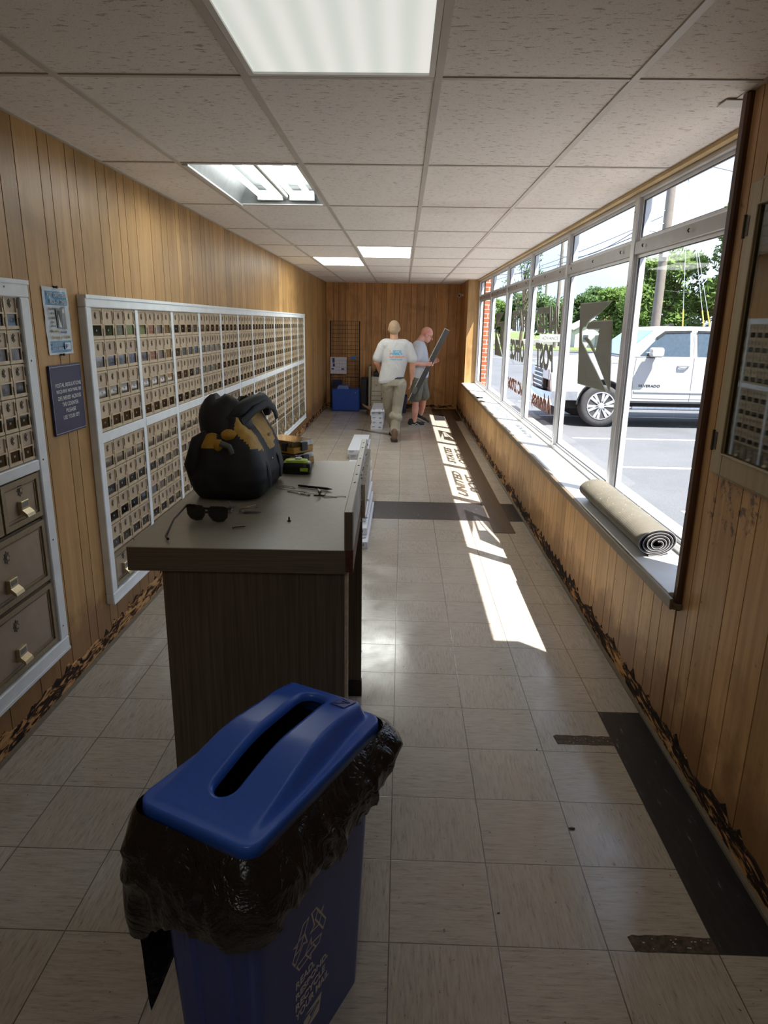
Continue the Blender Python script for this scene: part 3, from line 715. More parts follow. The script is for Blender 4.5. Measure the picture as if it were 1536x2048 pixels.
mb.box(.0003, .036, .50, 1.195, 1.01, 1.13, 0)
mb.build('chipped_filler', [rawp, pobd], o)
mb = MB()
for y in (.35, .47, .62, .75, .98, 1.1): mb.cyl((.008, y, 1.172), (.008, y, 1.1745), .0035, n=8)
mb.build('screw', blackp, o)
mb = MB()
for y, z in ((.60, 1.05), (.66, 1.03), (.50, 1.01), (.30, 1.0)): mb.tube([(.034, y, z), (.045, y+.002, z+.001), (.046, y+.012, z), (.036, y+.013, z-.001)], .0008, 5)
mb.build('staple', steel, o)
mb = MB(); mb.box(-.520, -.004, .022, .042, 0, .990, 0); mb.build('end_panel', [lamv], t)
mb = MB(); mb.bbox(-.0038, .006, .020, .044, .0, .985, .001, 0); mb.build('panel_edge_strip', [rawp], t)
mb = MB(); mb.box(-.50, .007, 1.030, 1.052, .077, .990, 0); o = mb.build('end_panel', [lamv], t); o['label'] = 'far end panel with a black base'
mb = MB(); mb.box(-.50, .010, 1.024, 1.058, 0, .0765, 0); mb.build('base_board', blackp, o)
mb = MB(); mb.box(-.50, -.48, .043, 1.029, .70, .99, 0); mb.build('rail', lamv, t)
# ---------------------------------------------------------------- recycling bin
def rr(hx, hy, r, n=7, cx=0, cy_=0):
    P = []
    for sx, sy_, a0 in ((1,1,0), (-1,1,90), (-1,-1,180), (1,-1,270)):
        for q in range(n+1):
            a = math.radians(a0+90*q/n); P.append((cx+sx*(hx-r)+r*math.cos(a), cy_+sy_*(hy-r)+r*math.sin(a)))
    return P
def rrd(hx, hy, r, m, cx=0, cy_=0):      # evenly resampled rounded rectangle
    P = rr(hx, hy, r, 8, cx, cy_); P = P+[P[0]]; L = [0]
    for a, b in zip(P, P[1:]): L.append(L[-1]+math.dist(a, b))
    out = []; j = 0
    for q in range(m):
        s = L[-1]*q/m
        while L[j+1] < s: j += 1
        f = (s-L[j])/(L[j+1]-L[j]+1e-12); out.append((P[j][0]+(P[j+1][0]-P[j][0])*f, P[j][1]+(P[j+1][1]-P[j][1])*f))
    return out
blue = M_('blue_bin_plastic', (.032,.065,.30,1), .33, var=.06, sc=90, bump=500, bs=.08, bd=.0005, spec=.5)
bluel = M_('blue_lid_plastic', (.035,.125,.60,1), .31, var=.04, sc=80, bump=450, bs=.08, bd=.0005, spec=.5)
whitei = M_('white_bin_print', (.60,.60,.60,1), .6, var=.03)
brz = -math.atan2(.445, .896)
t = thing('recycling_bin', 'tall narrow blue recycling bin with a slotted blue lid in front of the counter', 'recycling bin', (-.264, 1.27, 0), brz)
mb = MB(); rings = []; NB = 160
for q in range(13):
    z = .0+.735*q/12; k = q/12
    ring = []
    for x, y in rrd(.106+.024*k, .208+.028*k, .03, NB):
        f = 0
        if abs(y) > .15+.02*k:   # vertical ribs pressed into both short ends
            w_ = abs(x); f = -.008 if (.03 < w_ < .055) and 0 < q < 12 else 0
        ring.append((x, y+math.copysign(f, y) if f else y, z))
    rings.append(ring)
mb.loft(rings, cap1=False); ri = [[(x*.94, y*.96, max(z, .01)) for x, y, z in r] for r in rings[::-1]]
mb.loft(ri, cap0=False, cap1=True); mb.build('bin_body', blue, t, smooth=True)
# lid
NL = 128; outer = rrd(.1435, .2475, .034, NL)
def near_rim(x, y, hx=.1435, hy=.2475, r=.034):
    dx, dy = abs(x)-(hx-r), abs(y)-(hy-r)
    return r-(math.hypot(max(dx, 0), max(dy, 0))+min(max(dx, dy), 0))
sst = lambda a, b, x: (lambda u: u*u*(3-2*u))(max(0, min(1, (x-a)/(b-a))))
def slot_pts(g=0):
    P = []; 
    for k in range(NL):
        P.append(None)
    out = []
    a, b = -.165-g, .188+g
    for x, y in outer:
        ang = math.atan2(x/.1435, y/.2475)
        yy = (a+b)/2+(b-a)/2*math.copysign(abs(math.cos(ang))**.55, math.cos(ang)); u = (yy-a)/(b-a)
        hw_ = (.026+.007*u+g)*math.sqrt(max(0, 1-abs(2*u-1)**7))
        xx = math.copysign(min(abs(math.sin(ang))**.6, 1)*hw_, x) if abs(x) > 1e-6 else 0
        out.append((-.004+xx, yy))
    return out
def lid_h(x, y):
    d_ = near_rim(x, y); v = (y+.2475)/.495
    side = sst(.010, .034, d_ if abs(x) < .1 else near_rim(x, 0, .1435-.02*sst(.25, 1, v)))*sst(.008, .03, .2475-abs(y))
    return .7665+.052*sst(.0, .55, v)*(1-.25*sst(.75, 1, v))*side*sst(.006, .03, d_)
def slot_pts(g):
    return [(-.004+x*(.90+.22*(y+.17)/.36), y) for x, y in rrd(.028+g, .177+g, .0278+g, NL, 0, .012)]
s0, s1, s2 = slot_pts(0), slot_pts(.004), slot_pts(.010)
rings = [[(x, y, lid_h(x, y)-.020) for x, y in s0], [(x, y, lid_h(x, y)-.010) for x, y in s0], [(x, y, lid_h(x, y)-.003) for x, y in s1], [(x, y, lid_h(x, y)) for x, y in s2]]
for q in range(1, 22):
    f = q/22; rings.append([(a[0]+(b[0]*.985-a[0])*f, a[1]+(b[1]*.99-a[1])*f, 0) for a, b in zip(s2, outer)]); rings[-1] = [(x, y, lid_h(x, y)) for x, y, _ in rings[-1]]
rings += [[(x*.985, y*.99, .7665) for x, y in outer], [(x*.995, y*.996, .764) for x, y in outer], [(x, y, .758) for x, y in outer], [(x*1.008, y*1.004, .728) for x, y in outer], [(x*.985, y*.99, .728) for x, y in outer], [(x*.97, y*.98, .752) for x, y in outer]]
mb = MB(); mb.loft(rings, cap0=False, cap1=False); lid = mb.build('lid', bluel, t, smooth='all')
# raised emblem near the back of the lid
mb = MB(); fe = lambda y, z, d: (.070+(y-5.0)*.052*.9, .185+(z-1.54)*.075, lid_h(.07+(y-5.0)*.047, .185+(z-1.54)*.075)+.0005+d)
for P in (EA, EB): mb.prism(P, fe, 0, .0018)
mb.build('raised_emblem', blue, lid)
# printing on the long side
xs_ = lambda z: .106+.024*z/.735+.0006
def sidef(y, z, d): return (xs_(z)+d, y, z)
mb = MB(); cxl, czl, S_ = -.037, .365, .072
for k in range(3):
    a0 = math.radians(90+120*k)
    def R2(p, a=a0-math.pi/2): return (cxl+S_*(p[0]*math.cos(a)-p[1]*math.sin(a)), czl+S_*(p[0]*math.sin(a)+p[1]*math.cos(a)))
    for poly in ([(-.86,.02),(-.38,.86),(-.02,.86),(-.50,.02)], [(.05,.86),(.36,.86),(.58,.46),(.80,.58),(.52,-.0),(-.02,.12),(.22,.26)]):
        P = [R2(p) for p in poly]; G = grow(P, -.0042)
        mb.add([sidef(*p, 0) for p in P]+[sidef(*p, 0) for p in G], [(i, (i+1) % len(P), len(P)+(i+1) % len(P), len(P)+i) for i in range(len(P))])
mb.build('recycling_symbol', whitei, t); mb = MB()
for P in (EA, EB): mb.prism([((y-5)*.085-.02, (z-1.54)*.085+.125) for y, z in P], sidef, 0, .0004)
mb.build('emblem', whitei, t)
for q, (s, wd) in enumerate((('READ,', .072), ('RESPOND,', .128), ('RECYCLE', .118), ('YOUR MAIL', .135))):
    z = .262-q*.030; text('lettering', s, 1, mtx((0,1,0), (.0326,0,1), (xs_(z)+.0004, -.088, z)), whitei, t, .0003, .02, fit=(wd, .021 if q else .024))
# liner bag
def make_bag():
    tt = NT('black_liner_film'); v = tt.obj()
    n1 = tt.math('ABSOLUTE', tt.math('SUBTRACT', tt.noise(v, 9, 4, .55, 1.6), .5)); n2 = tt.math('ABSOLUTE', tt.math('SUBTRACT', tt.noise(tt.vmul(v, (1, 1, .6)), 26, 3, .55, 1.2), .5))
    return tt.bsdf((.008,.008,.009,1), .27, 0, .55, tt.math('ADD', n1, tt.math('MULTIPLY', n2, .3)), .65, .03)
bagm = make_bag(); NBg = 220; rings = []; base = rrd(1, 1, .25, NBg)
def bag_pt(q, k):      # k 0..1 from the rim down to the hem
    a = 2*PI*q/NBg; x0, y0 = rrd_b[q]
    ca, sa = x0/.146, y0/.25
    front = sst(.2, 1, -sa); left = sst(.2, 1, -ca); right = sst(.2, 1, ca); back = sst(.4, 1, sa)
    hem = .640-.075*front-.01*right*(1-front)-.07*left+.01*back+.022*math.sin(3*a+1)+.014*math.sin(7*a)+.018*noise.noise(Vector((x0*30, y0*30, 3)))
    z = .752+(hem-.752)*k
    out = .014+.022*math.sin(min(k*2.2, 1)*PI/2)+.012*math.sin(k*PI)+.006*k
    nz = noise.noise(Vector((x0*11, y0*11, z*8)))*.014+noise.noise(Vector((x0*55, y0*55, z*14+y0*20)))*.006+(1-abs(noise.noise(Vector((x0*16+5, y0*16, z*13+y0*12))))*2.2)*.010
    out += nz*min(1, k*3)
    L = math.hypot(ca, sa)
    nx, ny = (1 if ca > 0 else -1)*abs(ca)**6, (1 if sa > 0 else -1)*abs(sa)**6; l = math.hypot(nx, ny) or 1
    return (x0+nx/l*out, y0+ny/l*out, z)
rrd_b = rrd(.141, .245, .03, NBg)
for k in range(27): rings.append([bag_pt(q, k/26) for q in range(NBg)])
lin = thing('bin_liner', 'crumpled black plastic liner bag folded over the rim of the blue bin', 'bin liner', (-.264, 1.27, 0), brz)
mb = MB(); mb.loft(rings, cap0=False, cap1=False); mb.build('bag_cuff', bagm, lin, smooth='all')
mb = MB(); n, m = 16, 22; P = []
for j in range(m+1):
    for i in range(n+1):
        u, v = i/n, j/m; wd = (1-.55*v)
        y = -.255+.20*u*1.0; z = .60-v*(.40-.20*u)
        P.append((-.158-.012*math.sin(v*2)-.008*noise.noise(Vector((u*4, v*4, 2))), y+.02*v, z))
mb.add(P, [(j*(n+1)+i, j*(n+1)+i+1, (j+1)*(n+1)+i+1, (j+1)*(n+1)+i) for j in range(m) for i in range(n)]); mb.build('hanging_flap', bagm, lin, smooth='all')
mb = MB(); rings = [[(x, y, z) for x, y in rrd(*k)] for z, k in ((.74, (.121, .222, .03, 60)), (.4, (.108, .208, .03, 60)), (.05, (.092, .190, .03, 60)))]
mb.loft(rings, cap0=False, cap1=True); mb.build('inner_bag', bagm, lin, smooth=True)
# ---------------------------------------------------------------- things on the counter
ZC = 1.0602
def toolbag():
    t = thing('tool_bag', 'open black and yellow fabric tool bag standing on the counter', 'tool bag', (-.600, 2.485, ZC), -.04)
    blk = M_('black_canvas', (.008,.009,.012,1), .65, var=.2, sc=40, bump=300, bs=.3, bd=.001); yel = M_('yellow_canvas', (.48,.27,.028,1), .6, var=.15, sc=40, bump=250, bs=.3, bd=.001)
    N = 192
    prof = [(0, .098, .175), (.006, .115, .195), (.03, .128, .210), (.07, .133, .214), (.11, .128, .208), (.15, .116, .196), (.185, .098, .182), (.215, .078, .168), (.24, .058, .155), (.262, .042, .145), (.278, .036, .14)]
    rings = []; tn = []
    for z, hx, hy in prof:
        ring = []
        for q, (x, y) in enumerate(rrd(hx, hy, min(hx, hy)*.55, N)):
            nn = noise.noise(Vector((x*13, y*13, z*13)))*.012*(z > .02); sag = .022*math.sin(y*9)*(z/.278)**2
            ring.append((x*(1+nn/hx)+.018*math.sin(z*12)*0, y*(1+nn/hy), z+sag*(z > .1)+(.03*(abs(y)/.14)**2*(z/.278)**3)))
        rings.append(ring)
    dense = []
    for a, b in zip(rings, rings[1:]):
        for s in (0, .25, .5, .75): dense.append([tuple(Vector(p).lerp(Vector(q), s)) for p, q in zip(a, b)])
    dense.append(rings[-1]); dense.append([(x*.5, y*.92, z-.03) for x, y, z in rings[-1]]); dense.append([(x*.5, y*.8, z-.10) for x, y, z in rings[-1]])
    mb = MB(); mb.loft(dense, cap1=True)
    for i, f in enumerate(mb.f):
        if len(f) > 4: continue
        c = sum((Vector(mb.v[j]) for j in f), Vector())/4
        if .145 < c.z-.02*abs(c.y)/.1 < .262 and i < N*40 and (abs(c.x) > .03):
            if (c.x > 0 and (-.165 < c.y < -.055 or .0 < c.y < .125)) or (c.x < 0 and -.15 < c.y < .13) or (c.x < -.02 and c.y < -.1): mb.m[i] = 1
    body = mb.build('bag_body', [blk, yel], t, smooth='all')
    for s in (-1, 1):      # carrying straps
        P = []
        for k in range(22):
            u = k/21; a = PI*u; y = -.085*math.cos(a)
            z = .02+.0*u; up_ = math.sin(a)
            if u < .25: y, z = -.092, .03+.21*(u/.25)
            elif u > .75: y, z = .092, .03+.21*((1-u)/.25)
            else: y, z = -.092*math.cos(PI*(u-.25)/.5), .24+.075*math.sin(PI*(u-.25)/.5)
            hx = .137 if z < .1 else .137-.10*min(1, (z-.1)/.16)
            lean = -.05 if s < 0 else .045
            if z > .24: hx = .037+(z-.24)*(.2 if s > 0 else .9)
            P.append((s*(hx), y, z))
        mb = MB(); mb.tube(P, .0165, 8, flat=(0, 1, 0, .16)); mb.build('strap', blk, t, smooth=True)
    rg = []
    for z, hx, hy, cx_ in ((.215, .088, .125, -.025), (.25, .090, .115, -.030), (.28, .086, .10, -.036), (.305, .075, .085, -.040), (.325, .060, .068, -.044), (.338, .042, .05, -.046), (.344, .02, .028, -.046)):
        rg.append([(cx_+hx*math.cos(a_)*(1+.06*noise.noise(Vector((a_*1.6, z*30, 1)))), -.045+hy*math.sin(a_)*(1+.08*noise.noise(Vector((a_*1.3, z*25, 5)))), z+.012*math.cos(2*a_+.6)) for a_ in [2*PI*q/48 for q in range(48)]])
    mb = MB(); mb.loft(rg); mb.build('mouth_flap', blk, t, smooth='all')
    P = [(-.01, -.13, .262), (.03, -.08, .300), (.055, 0, .318), (.070, .08, .322), (.075, .14, .300), (.07, .17, .262)]
    mb = MB(); mb.tube(P, [.018, .026, .028, .028, .024, .014], 16); mb.build('mouth_flap', blk, t, smooth='all')
    mb = MB(); mb.tube([(.045, -.11, .26), (.078, -.04, .300), (.098, .05, .312), (.108, .12, .290), (.112, .15, .25)], .015, 10, flat=(0, 0, 1, .35)); mb.build('carry_handle', blk, t, smooth=True)
    mb = MB(); mb.tube([(.060, .02, .345), (.066, .07, .352), (.072, .11, .346)], .003, 6); mb.build('zip_wire', steel, t, smooth=True)
    mb = MB(); mb.ell((.012, -.15, .222), (.034, .03, .024)); mb.ell((-.02, -.17, .185), (.022, .02, .028)); o = mb.build('front_pocket_tool', [yel], t, smooth=True); o['label'] = 'yellow gloves or tool handles tucked in the front pocket'
    mb = MB(); mb.tube([(-.01, -.188, .20), (.02, -.19, .19), (.03, -.188, .165)], .011, 8); mb.build('grey_strap_end', M_('grey_rubber', (.12,.13,.12,1), .5), t, smooth=True)
    mb = MB(); mb.box(.0985, .1005, .055, .09, .17, .2); mb.M = None; o = mb.build('emblem_patch', blackp, t)
    mb = MB(); mb.ell((.130, -.022, .12), (.003, .005, .005)); mb.build('rivet', steel, t, smooth=True)
    # side end pocket on the left corner
    mb = MB(); mb.tube([(-.105, -.15, .05), (-.118, -.16, .12), (-.10, -.15, .20), (-.07, -.13, .225)], [.03, .034, .026, .016], 12); mb.build('side_pocket', blk, t, smooth=True)
toolbag()
clearp = make_glass('clear_plastic_lid', (.80,.82,.80,1), .10, 1.6); yelp = M_('orange_yellow_plastic', (.50,.26,.025,1), .35); blkp = M_('black_plastic', (.012,.012,.012,1), .35)
for q, (lb, z, rz, dx) in enumerate((('lower yellow organizer case with a clear lid, under the other case', ZC, -.55, 0), ('upper yellow organizer case stacked on the other one behind the tool bag', ZC+.0565, -.58, -.004))):
    t = thing('organizer_case', lb, 'organizer case', (-.497+dx, 2.975, z), rz, 'yellow organizer cases behind the tool bag')
    mb = MB(); mb.bbox(-.095, .095, -.065, .065, 0, .026, .003)
    mb.build('case_base', yelp, t)
    mb = MB(); mb.bbox(-.094, .094, -.064, .064, .0265, .054, .003); mb.build('clear_lid', clearp, t)
    mb = MB()
    for k in range(7): mb.box(-.085+k*.027, -.083+k*.027, -.058, .058, .0268, .048)
    mb.box(-.085, .08, -.001, .001, .0268, .048); mb.build('divider', yelp, t)
    mb = MB(); rr_ = random.Random(q)
    for k in range(40): 
        x, y = rr_.uniform(-.08, .08), rr_.uniform(-.055, .055); mb.box(x-.005, x+.005, y-.003, y+.003, .0268, .034+rr_.random()*.008)
    o = mb.build('small_fixings', blkp, t); o['kind'] = 'stuff'
    for x in (-.045, .045):
        mb = MB(); mb.bbox(x-.014, x+.014, -.073, -.0655, .010, .046, .002); mb.build('latch', blkp, t)
    mb = MB(); mb.bbox(.0955, .103, -.02, .02, .010, .046, .002); mb.build('latch', blkp, t)
lime = M_('lime_plastic', (.42,.60,.03,1), .4)
t = thing('belt_pouch', 'small black and lime green zipped pouch beside the tool bag', 'pouch', (-.43, 2.77, ZC), -.05)
mb = MB(); rings = [[(x, y, z) for x, y in rrd(hx, hy, .02, 48)] for z, hx, hy in ((0, .055, .032), (.004, .060, .038), (.026, .062, .040), (.042, .060, .038), (.047, .054, .034))]
mb.loft(rings); mb.build('pouch_body', blkp, t, smooth=True)
mb = MB(); mb.loft([[(x, y, z) for x, y in rrd(hx, hy, .018, 40)] for z, hx, hy in ((.0472, .05, .031), (.055, .045, .027), (.058, .034, .02))]); mb.build('lime_top', lime, t, smooth=True)
mb = MB(); mb.bbox(-.005, .022, -.012, .012, .0582, .064, .002); mb.build('white_tab', trim_w, t)
mb = MB(); mb.bbox(.022, .055, -.0415, -.0385, .014, .028, .001); mb.build('lime_label', lime, t)
# sunglasses
t = thing('sunglasses', 'dark sunglasses standing open on the near corner of the counter', 'sunglasses', (-.597, 2.02, ZC+.003), -.22)
dkl = M_('dark_lens', (.006,.007,.012,1), .05, spec=.9)
def lens(cx):
    P = [(-.033,.020),(-.020,.024),(.022,.022),(.031,.014),(.029,-.006),(.018,-.021),(0,-.025),(-.018,-.021),(-.030,-.008)]
    return [(cx+(x if cx > 0 else -x)*-1, .026+z) for x, z in P]
for s in (-1, 1):
    mb = MB(); P = lens(s*.037); mb.prism(P, lambda x, z, d: (x, d+.25*x*x*3, z), -.001, .001); mb.build('lens', dkl, t)
mb = MB()
for s in (-1, 1):
    P = lens(s*.037)+[lens(s*.037)[0]]; mb.tube([(x, .75*x*x, z) for x, z in P], .0022, 6)
mb.tube([(-.012, 0, .036), (0, -.002, .041), (.012, 0, .036)], .002, 6); mb.tube([(-.07, .004, .046), (-.04, 0, .050), (-.01, 0, .043), (.01, 0, .043), (.04, 0, .050), (.07, .004, .046)], .0025, 6)
mb.build('frame', blkp, t, smooth=True)
for P in ([(-.071, .004, .044), (-.060, -.09, .026), (-.030, -.185, .006), (-.012, -.205, .004)], [(.071, .004, .044), (.03, .02, .03), (-.03, .03, .018), (-.06, .034, .008)]):
    mb = MB(); mb.tube(P, [.003, .0028, .004, .004], 6); mb.build('temple_arm', blkp, t, smooth=True)
# key bunch
t = thing('key_bunch', 'bunch of keys on a steel ring beside the sunglasses', 'keys', (-.535, 2.14, ZC), 0)
mb = MB(); mb.tube([(.016*math.cos(a), .016*math.sin(a), .008+.006*math.sin(a)) for a in [2*PI*k/20 for k in range(21)]], .0012, 6); mb.build('key_ring', steel, t, smooth=True)
for k, (a, l, br) in enumerate(((3.0, .062, 1), (3.25, .058, 0), (2.8, .055, 0), (-.1, .06, 0), (.18, .05, 1), (2.3, .04, 0))):
    M = Matrix.Translation((.012*math.cos(a), .012*math.sin(a), .0015+k*.0028)) @ Matrix.Rotation(a, 4, 'Z') @ Matrix.Rotation(-.05*k, 4, 'Y')
    mb = MB(); mb.M = M
    mb.prism([(0,-.009),(.012,-.012),(.022,-.009),(.024,-.004),(l,-.0035),(l+.004,0),(l,.003),(l*.85,.001),(l*.8,.004),(l*.7,.002),(l*.6,.004),(.024,.004),(.022,.009),(.012,.012),(0,.009)], lambda x, y, d: (x, y, d), 0, .002)
    mb.build('key', brass if br else steel, t)
mb = MB(); mb.tube([(.03,-.01,.005), (.085,-.005,.004)], [.004,.001], 8); mb.build('key_tool', blkp, t)
def screw(name, lb, loc, rz, L, r, m_, tilt=0):
    mb = MB(); mb.M = Matrix.Rotation(tilt, 4, 'Y'); prof = [(r*.6, 0), (r*2.1, .0008), (r*2.1, .0022), (r, .004)]
    k = .004
    while k < L-.006: prof += [(r*.75, k), (r, k+.0007)]; k += .0014
    prof += [(r*.7, L-.005), (.0002, L)]
    mb.lathe(prof, (0, 0, r*2.1), 'x', 10); o = mb.build(name, m_, smooth=False); o.location = loc; o.rotation_euler = (0, 0, rz); tag(o, lb, 'screw'); return o
brn = M_('brown_phosphate_steel', (.11,.07,.05,1), .4, .6)
screw('wood_screw', 'brown wood screw lying on the counter by the sunglasses', (-.503, 1.957, ZC), .35, .042, .0022, brn)
mb = MB(); mb.lathe([(.006, 0), (.0065, .003), (.003, .0032), (.003, .011), (.0012, .014)], (0,0,0), 'z', 12); o = mb.build('snap_rivet', blkp, smooth=True); o.location = (-.346, 2.055, ZC); o.rotation_euler = (.0, 0, 0); tag(o, 'small black push fastener standing on its head on the counter', 'fastener')
t = thing('chained_pen', 'black counter pen on a bead chain with a square base', 'pen', (-.29, 2.40, ZC), 0)
mb = MB(); mb.tube([(-.095, .115, .006), (-.085, .11, .006), (.02, .072, .006), (.028, .069, .006), (.04, .065, .006)], [.004, .005, .005, .003, .001], 10); mb.build('pen_barrel', blkp, t, smooth=True)
mb = MB(); mb.bbox(-.020, .020, -.016, .016, 0, .004, .001); mb.build('base_plate', blkp, t)
mb = MB(); mb.ell((0, 0, .011), (.007,.007,.007)); mb.tube([(0,0,.012), (-.008,.008,.02)], .0025, 8); mb.build('swivel', steel, t, smooth=True)
mb = MB(); r_ = random.Random(2); P = []
for k in range(70):
    u = k/69; P.append((-.16+.06*math.sin(u*9)*(1-u*.6)+.09*u*u, .09+.03*math.cos(u*13)*(1-u)-.045*u*u+.02*math.sin(u*5), .002))
P += [(-.075+.075*k/12, .05-.045*math.sin(k/12*1.7), .002) for k in range(1, 13)]
for p in P: mb.ell(p, (.0019,.0019,.0019), 6, 4)
mb.tube(P, .0006, 4); mb.build('bead_chain', steel, t)
mb = MB(); mb.tube([(0,0,0), (.09,-.05,0)], .0022, 8); o = mb.build('clear_plastic_rod', clearp, smooth=True); o.location = (-.412, 2.43, ZC+.0023); tag(o, 'thin clear plastic rod lying beside the pen chain', 'rod')
mb = MB(); mb.tube([(.04*math.cos(a*.5)*(1+.1*math.sin(a*3)), .012*math.sin(a), .0012) for a in [k*.35 for k in range(30)]], .0009, 5); o = mb.build('loose_thread', M_('grey_thread', (.2,.18,.15,1), .8)); o.location = (-.235, 2.37, ZC); tag(o, 'loose curl of grey thread by the pen base', 'thread')
# ---------------------------------------------------------------- rolled mat on the sill
rub = M_('grey_rubber_backing', (.135,.122,.095,1), .7, var=.12, sc=12, bump=900, bs=.35, bd=.001); pile = M_('black_mat_pile', (.012,.012,.014,1), .9); edge_m = M_('grey_rubber_edge', (.30,.29,.30,1), .6)
t = thing('rolled_mat', 'rolled rubber-backed floor mat lying on the white window sill', 'mat', (1.185, 0, ZS), 0)
ym0, ym1 = 3.00, 4.05
def spiral(off):
    P = []; turns = 4.6; n = 230
    for k in range(n):
        u = k/(n-1); a = -1.9+2*PI*turns*u; rx = .108*(1-.80*u)-off; rz = .0665*(1-.74*u)-off
        P.append((rx*math.cos(a)+.012*u, .0685+rz*math.sin(a)-.012*u))
    return P
for nm, o0, o1, m_ in (('rubber_backing', 0, .0028, [rub, edge_m]), ('pile_layer', .0029, .0095, [pile, pile])):
    A, B = spiral(o0), spiral(o1); n = len(A); mb = MB()
    sk = .0
    v = [(x, ym0+.03*x/.1, z) for x, z in A]+[(x, ym0+.03*x/.1, z) for x, z in B]+[(x, ym1, z) for x, z in A]+[(x, ym1, z) for x, z in B]; fs = []
    for i in range(n-1): fs += [(i, i+1, n+i+1, n+i), (2*n+i, 3*n+i, 3*n+i+1, 2*n+i+1), (i, 2*n+i, 2*n+i+1, i+1), (n+i, n+i+1, 3*n+i+1, 3*n+i)]
    mb.add(v, fs); 
    for i in range(len(mb.f)): mb.m[i] = 1 if i % 4 < 2 else 0
    mb.fix = True; mb.build(nm, m_, t)
mb = MB(); r_ = random.Random(3)
for k in range(90):
    a = r_.uniform(.6, 2.6); y = r_.uniform(ym0+.2, ym1-.1); l = r_.uniform(.003, .016); b = r_.uniform(0, 6)
    x, z = .109*math.cos(a)+.001, .0685+.0675*math.sin(a)+.0008
    mb.tube([(x, y, z), (x+l*.5*math.cos(b), y+l*math.sin(b), z+.001-.3*l*abs(math.cos(b))*(1 if x > 0 else -1)*math.cos(b))], .0005, 4)
o = mb.build('dry_grass_bits', M_('dry_grass', (.6,.5,.3,1), .8), t); o['kind'] = 'stuff'
# ---------------------------------------------------------------- people
def capsule(mb, a, b, ra, rb, n=14, fl=None):
    a, b = Vector(a), Vector(b); d = b-a; L = d.length
    if L < 1e-6: d = Vector((0,0,1))
    pts, rs = [], []
    u = d.normalized()
    for k in range(5): t = PI/2*(1-k/4.5); pts.append(a-u*ra*math.sin(t)); rs.append(max(ra*math.cos(t), .0005))
    pts += [a, b]; rs += [ra, rb]
    for k in range(5): t = PI/2*((k+.5)/4.5); pts.append(b+u*rb*math.sin(t)); rs.append(max(rb*math.cos(t), .0005))
    mb.tube(pts, rs, n, flat=fl)
def blob(name, shapes, voxel, mats, parent, smooth_it=4, face=None):
    mb = MB()
    for s in shapes:
        if s[0] == 'c': capsule(mb, *s[1:5])
        elif s[0] == 'e': 
            if len(s) > 3: mb.M = s[3]
            mb.ell(s[1], s[2], 20, 14); mb.M = None
        elif s[0] == 'r': mb.loft(s[1])
    mb.fix = True
    o = mb.build(name, mats, None); m = o.modifiers.new('r', 'REMESH'); m.mode = 'VOXEL'; m.voxel_size = voxel; m.use_smooth_shade = True
    m2 = o.modifiers.new('s', 'SMOOTH'); m2.iterations = smooth_it; m2.factor = .5
    bpy.context.view_layer.update(); dg = bpy.context.evaluated_depsgraph_get()
    me = bpy.data.meshes.new_from_object(o.evaluated_get(dg)); old = o.data; o.modifiers.clear(); o.data = me; bpy.data.meshes.remove(old)
    me.materials.clear()
    for q in (mats if isinstance(mats, list) else [mats]): me.materials.append(q)
    for p in me.polygons: p.use_smooth = True; p.material_index = 0
    o.parent = parent; return o
def hand(S, w, d, pd, curl, sc=1.0, thumb=1):   # wrist, direction of the fingers, palm normal; fingers bend towards the palm normal
    w, d, pd = Vector(w), Vector(d).normalized(), Vector(pd).normalized(); s = d.cross(pd).normalized()
    pc = w+d*.05*sc
    for k in (-1, 0, 1): S.append(('c', w+s*.012*k*sc, w+d*.085*sc+s*.024*k*sc, .017*sc, .015*sc))
    for k, L in ((-1.5, .060), (-.5, .072), (.5, .078), (1.5, .070)):
        b = w+d*.092*sc+s*.0185*k*sc; q = d.copy(); p = b; seg = [L*.45*sc, L*.33*sc, L*.26*sc]
        for i, l in enumerate(seg):
            ang = curl*(.6 if i == 0 else .9); q = (q*math.cos(ang)+pd*math.sin(ang)).normalized() if i == 0 else (q*math.cos(ang)+(pd*q.dot(d)-d*q.dot(pd)).normalized()*math.sin(ang)).normalized()
            n = p+q*l; S.append(('c', p, n, .0092*sc-.0008*i, .0086*sc-.0009*i)); p = n
    b = w+d*.028*sc+s*.026*thumb*sc; m = b+(d*.6+s*thumb*.7+pd*.35).normalized()*.038*sc; e = m+(d*.8+s*thumb*.15+pd*.5).normalized()*.032*sc
    S.append(('c', b, m, .013*sc, .0105*sc)); S.append(('c', m, e, .0105*sc, .009*sc))
def skin_mat(name, base, red):
    t = NT(name); v = t.obj(); c = t.mix(t.ramp(t.noise(v, 9, 4, .6), [(.4, (0,0,0)), (.7, (1,1,1))]), base, red)
    return t.bsdf(c, .5, 0, .4, Subsurface_Weight=.12, Subsurface_Scale=.02)
skA = skin_mat('tanned_skin', (.50,.27,.17,1), (.42,.17,.10,1)); skB = skin_mat('pink_skin', (.60,.33,.26,1), (.55,.22,.17,1))
def cloth(name, c, k=7, sc=16, bs=.5):
    t = NT(name); v = t.obj(); n = t.noise(t.vmul(v, (1.0, 1.0, .45)), k, 4, .55, 1.0)
    return t.bsdf(c, .9, 0, .15, n, bs, .05)
def capg(y): return (0, y)
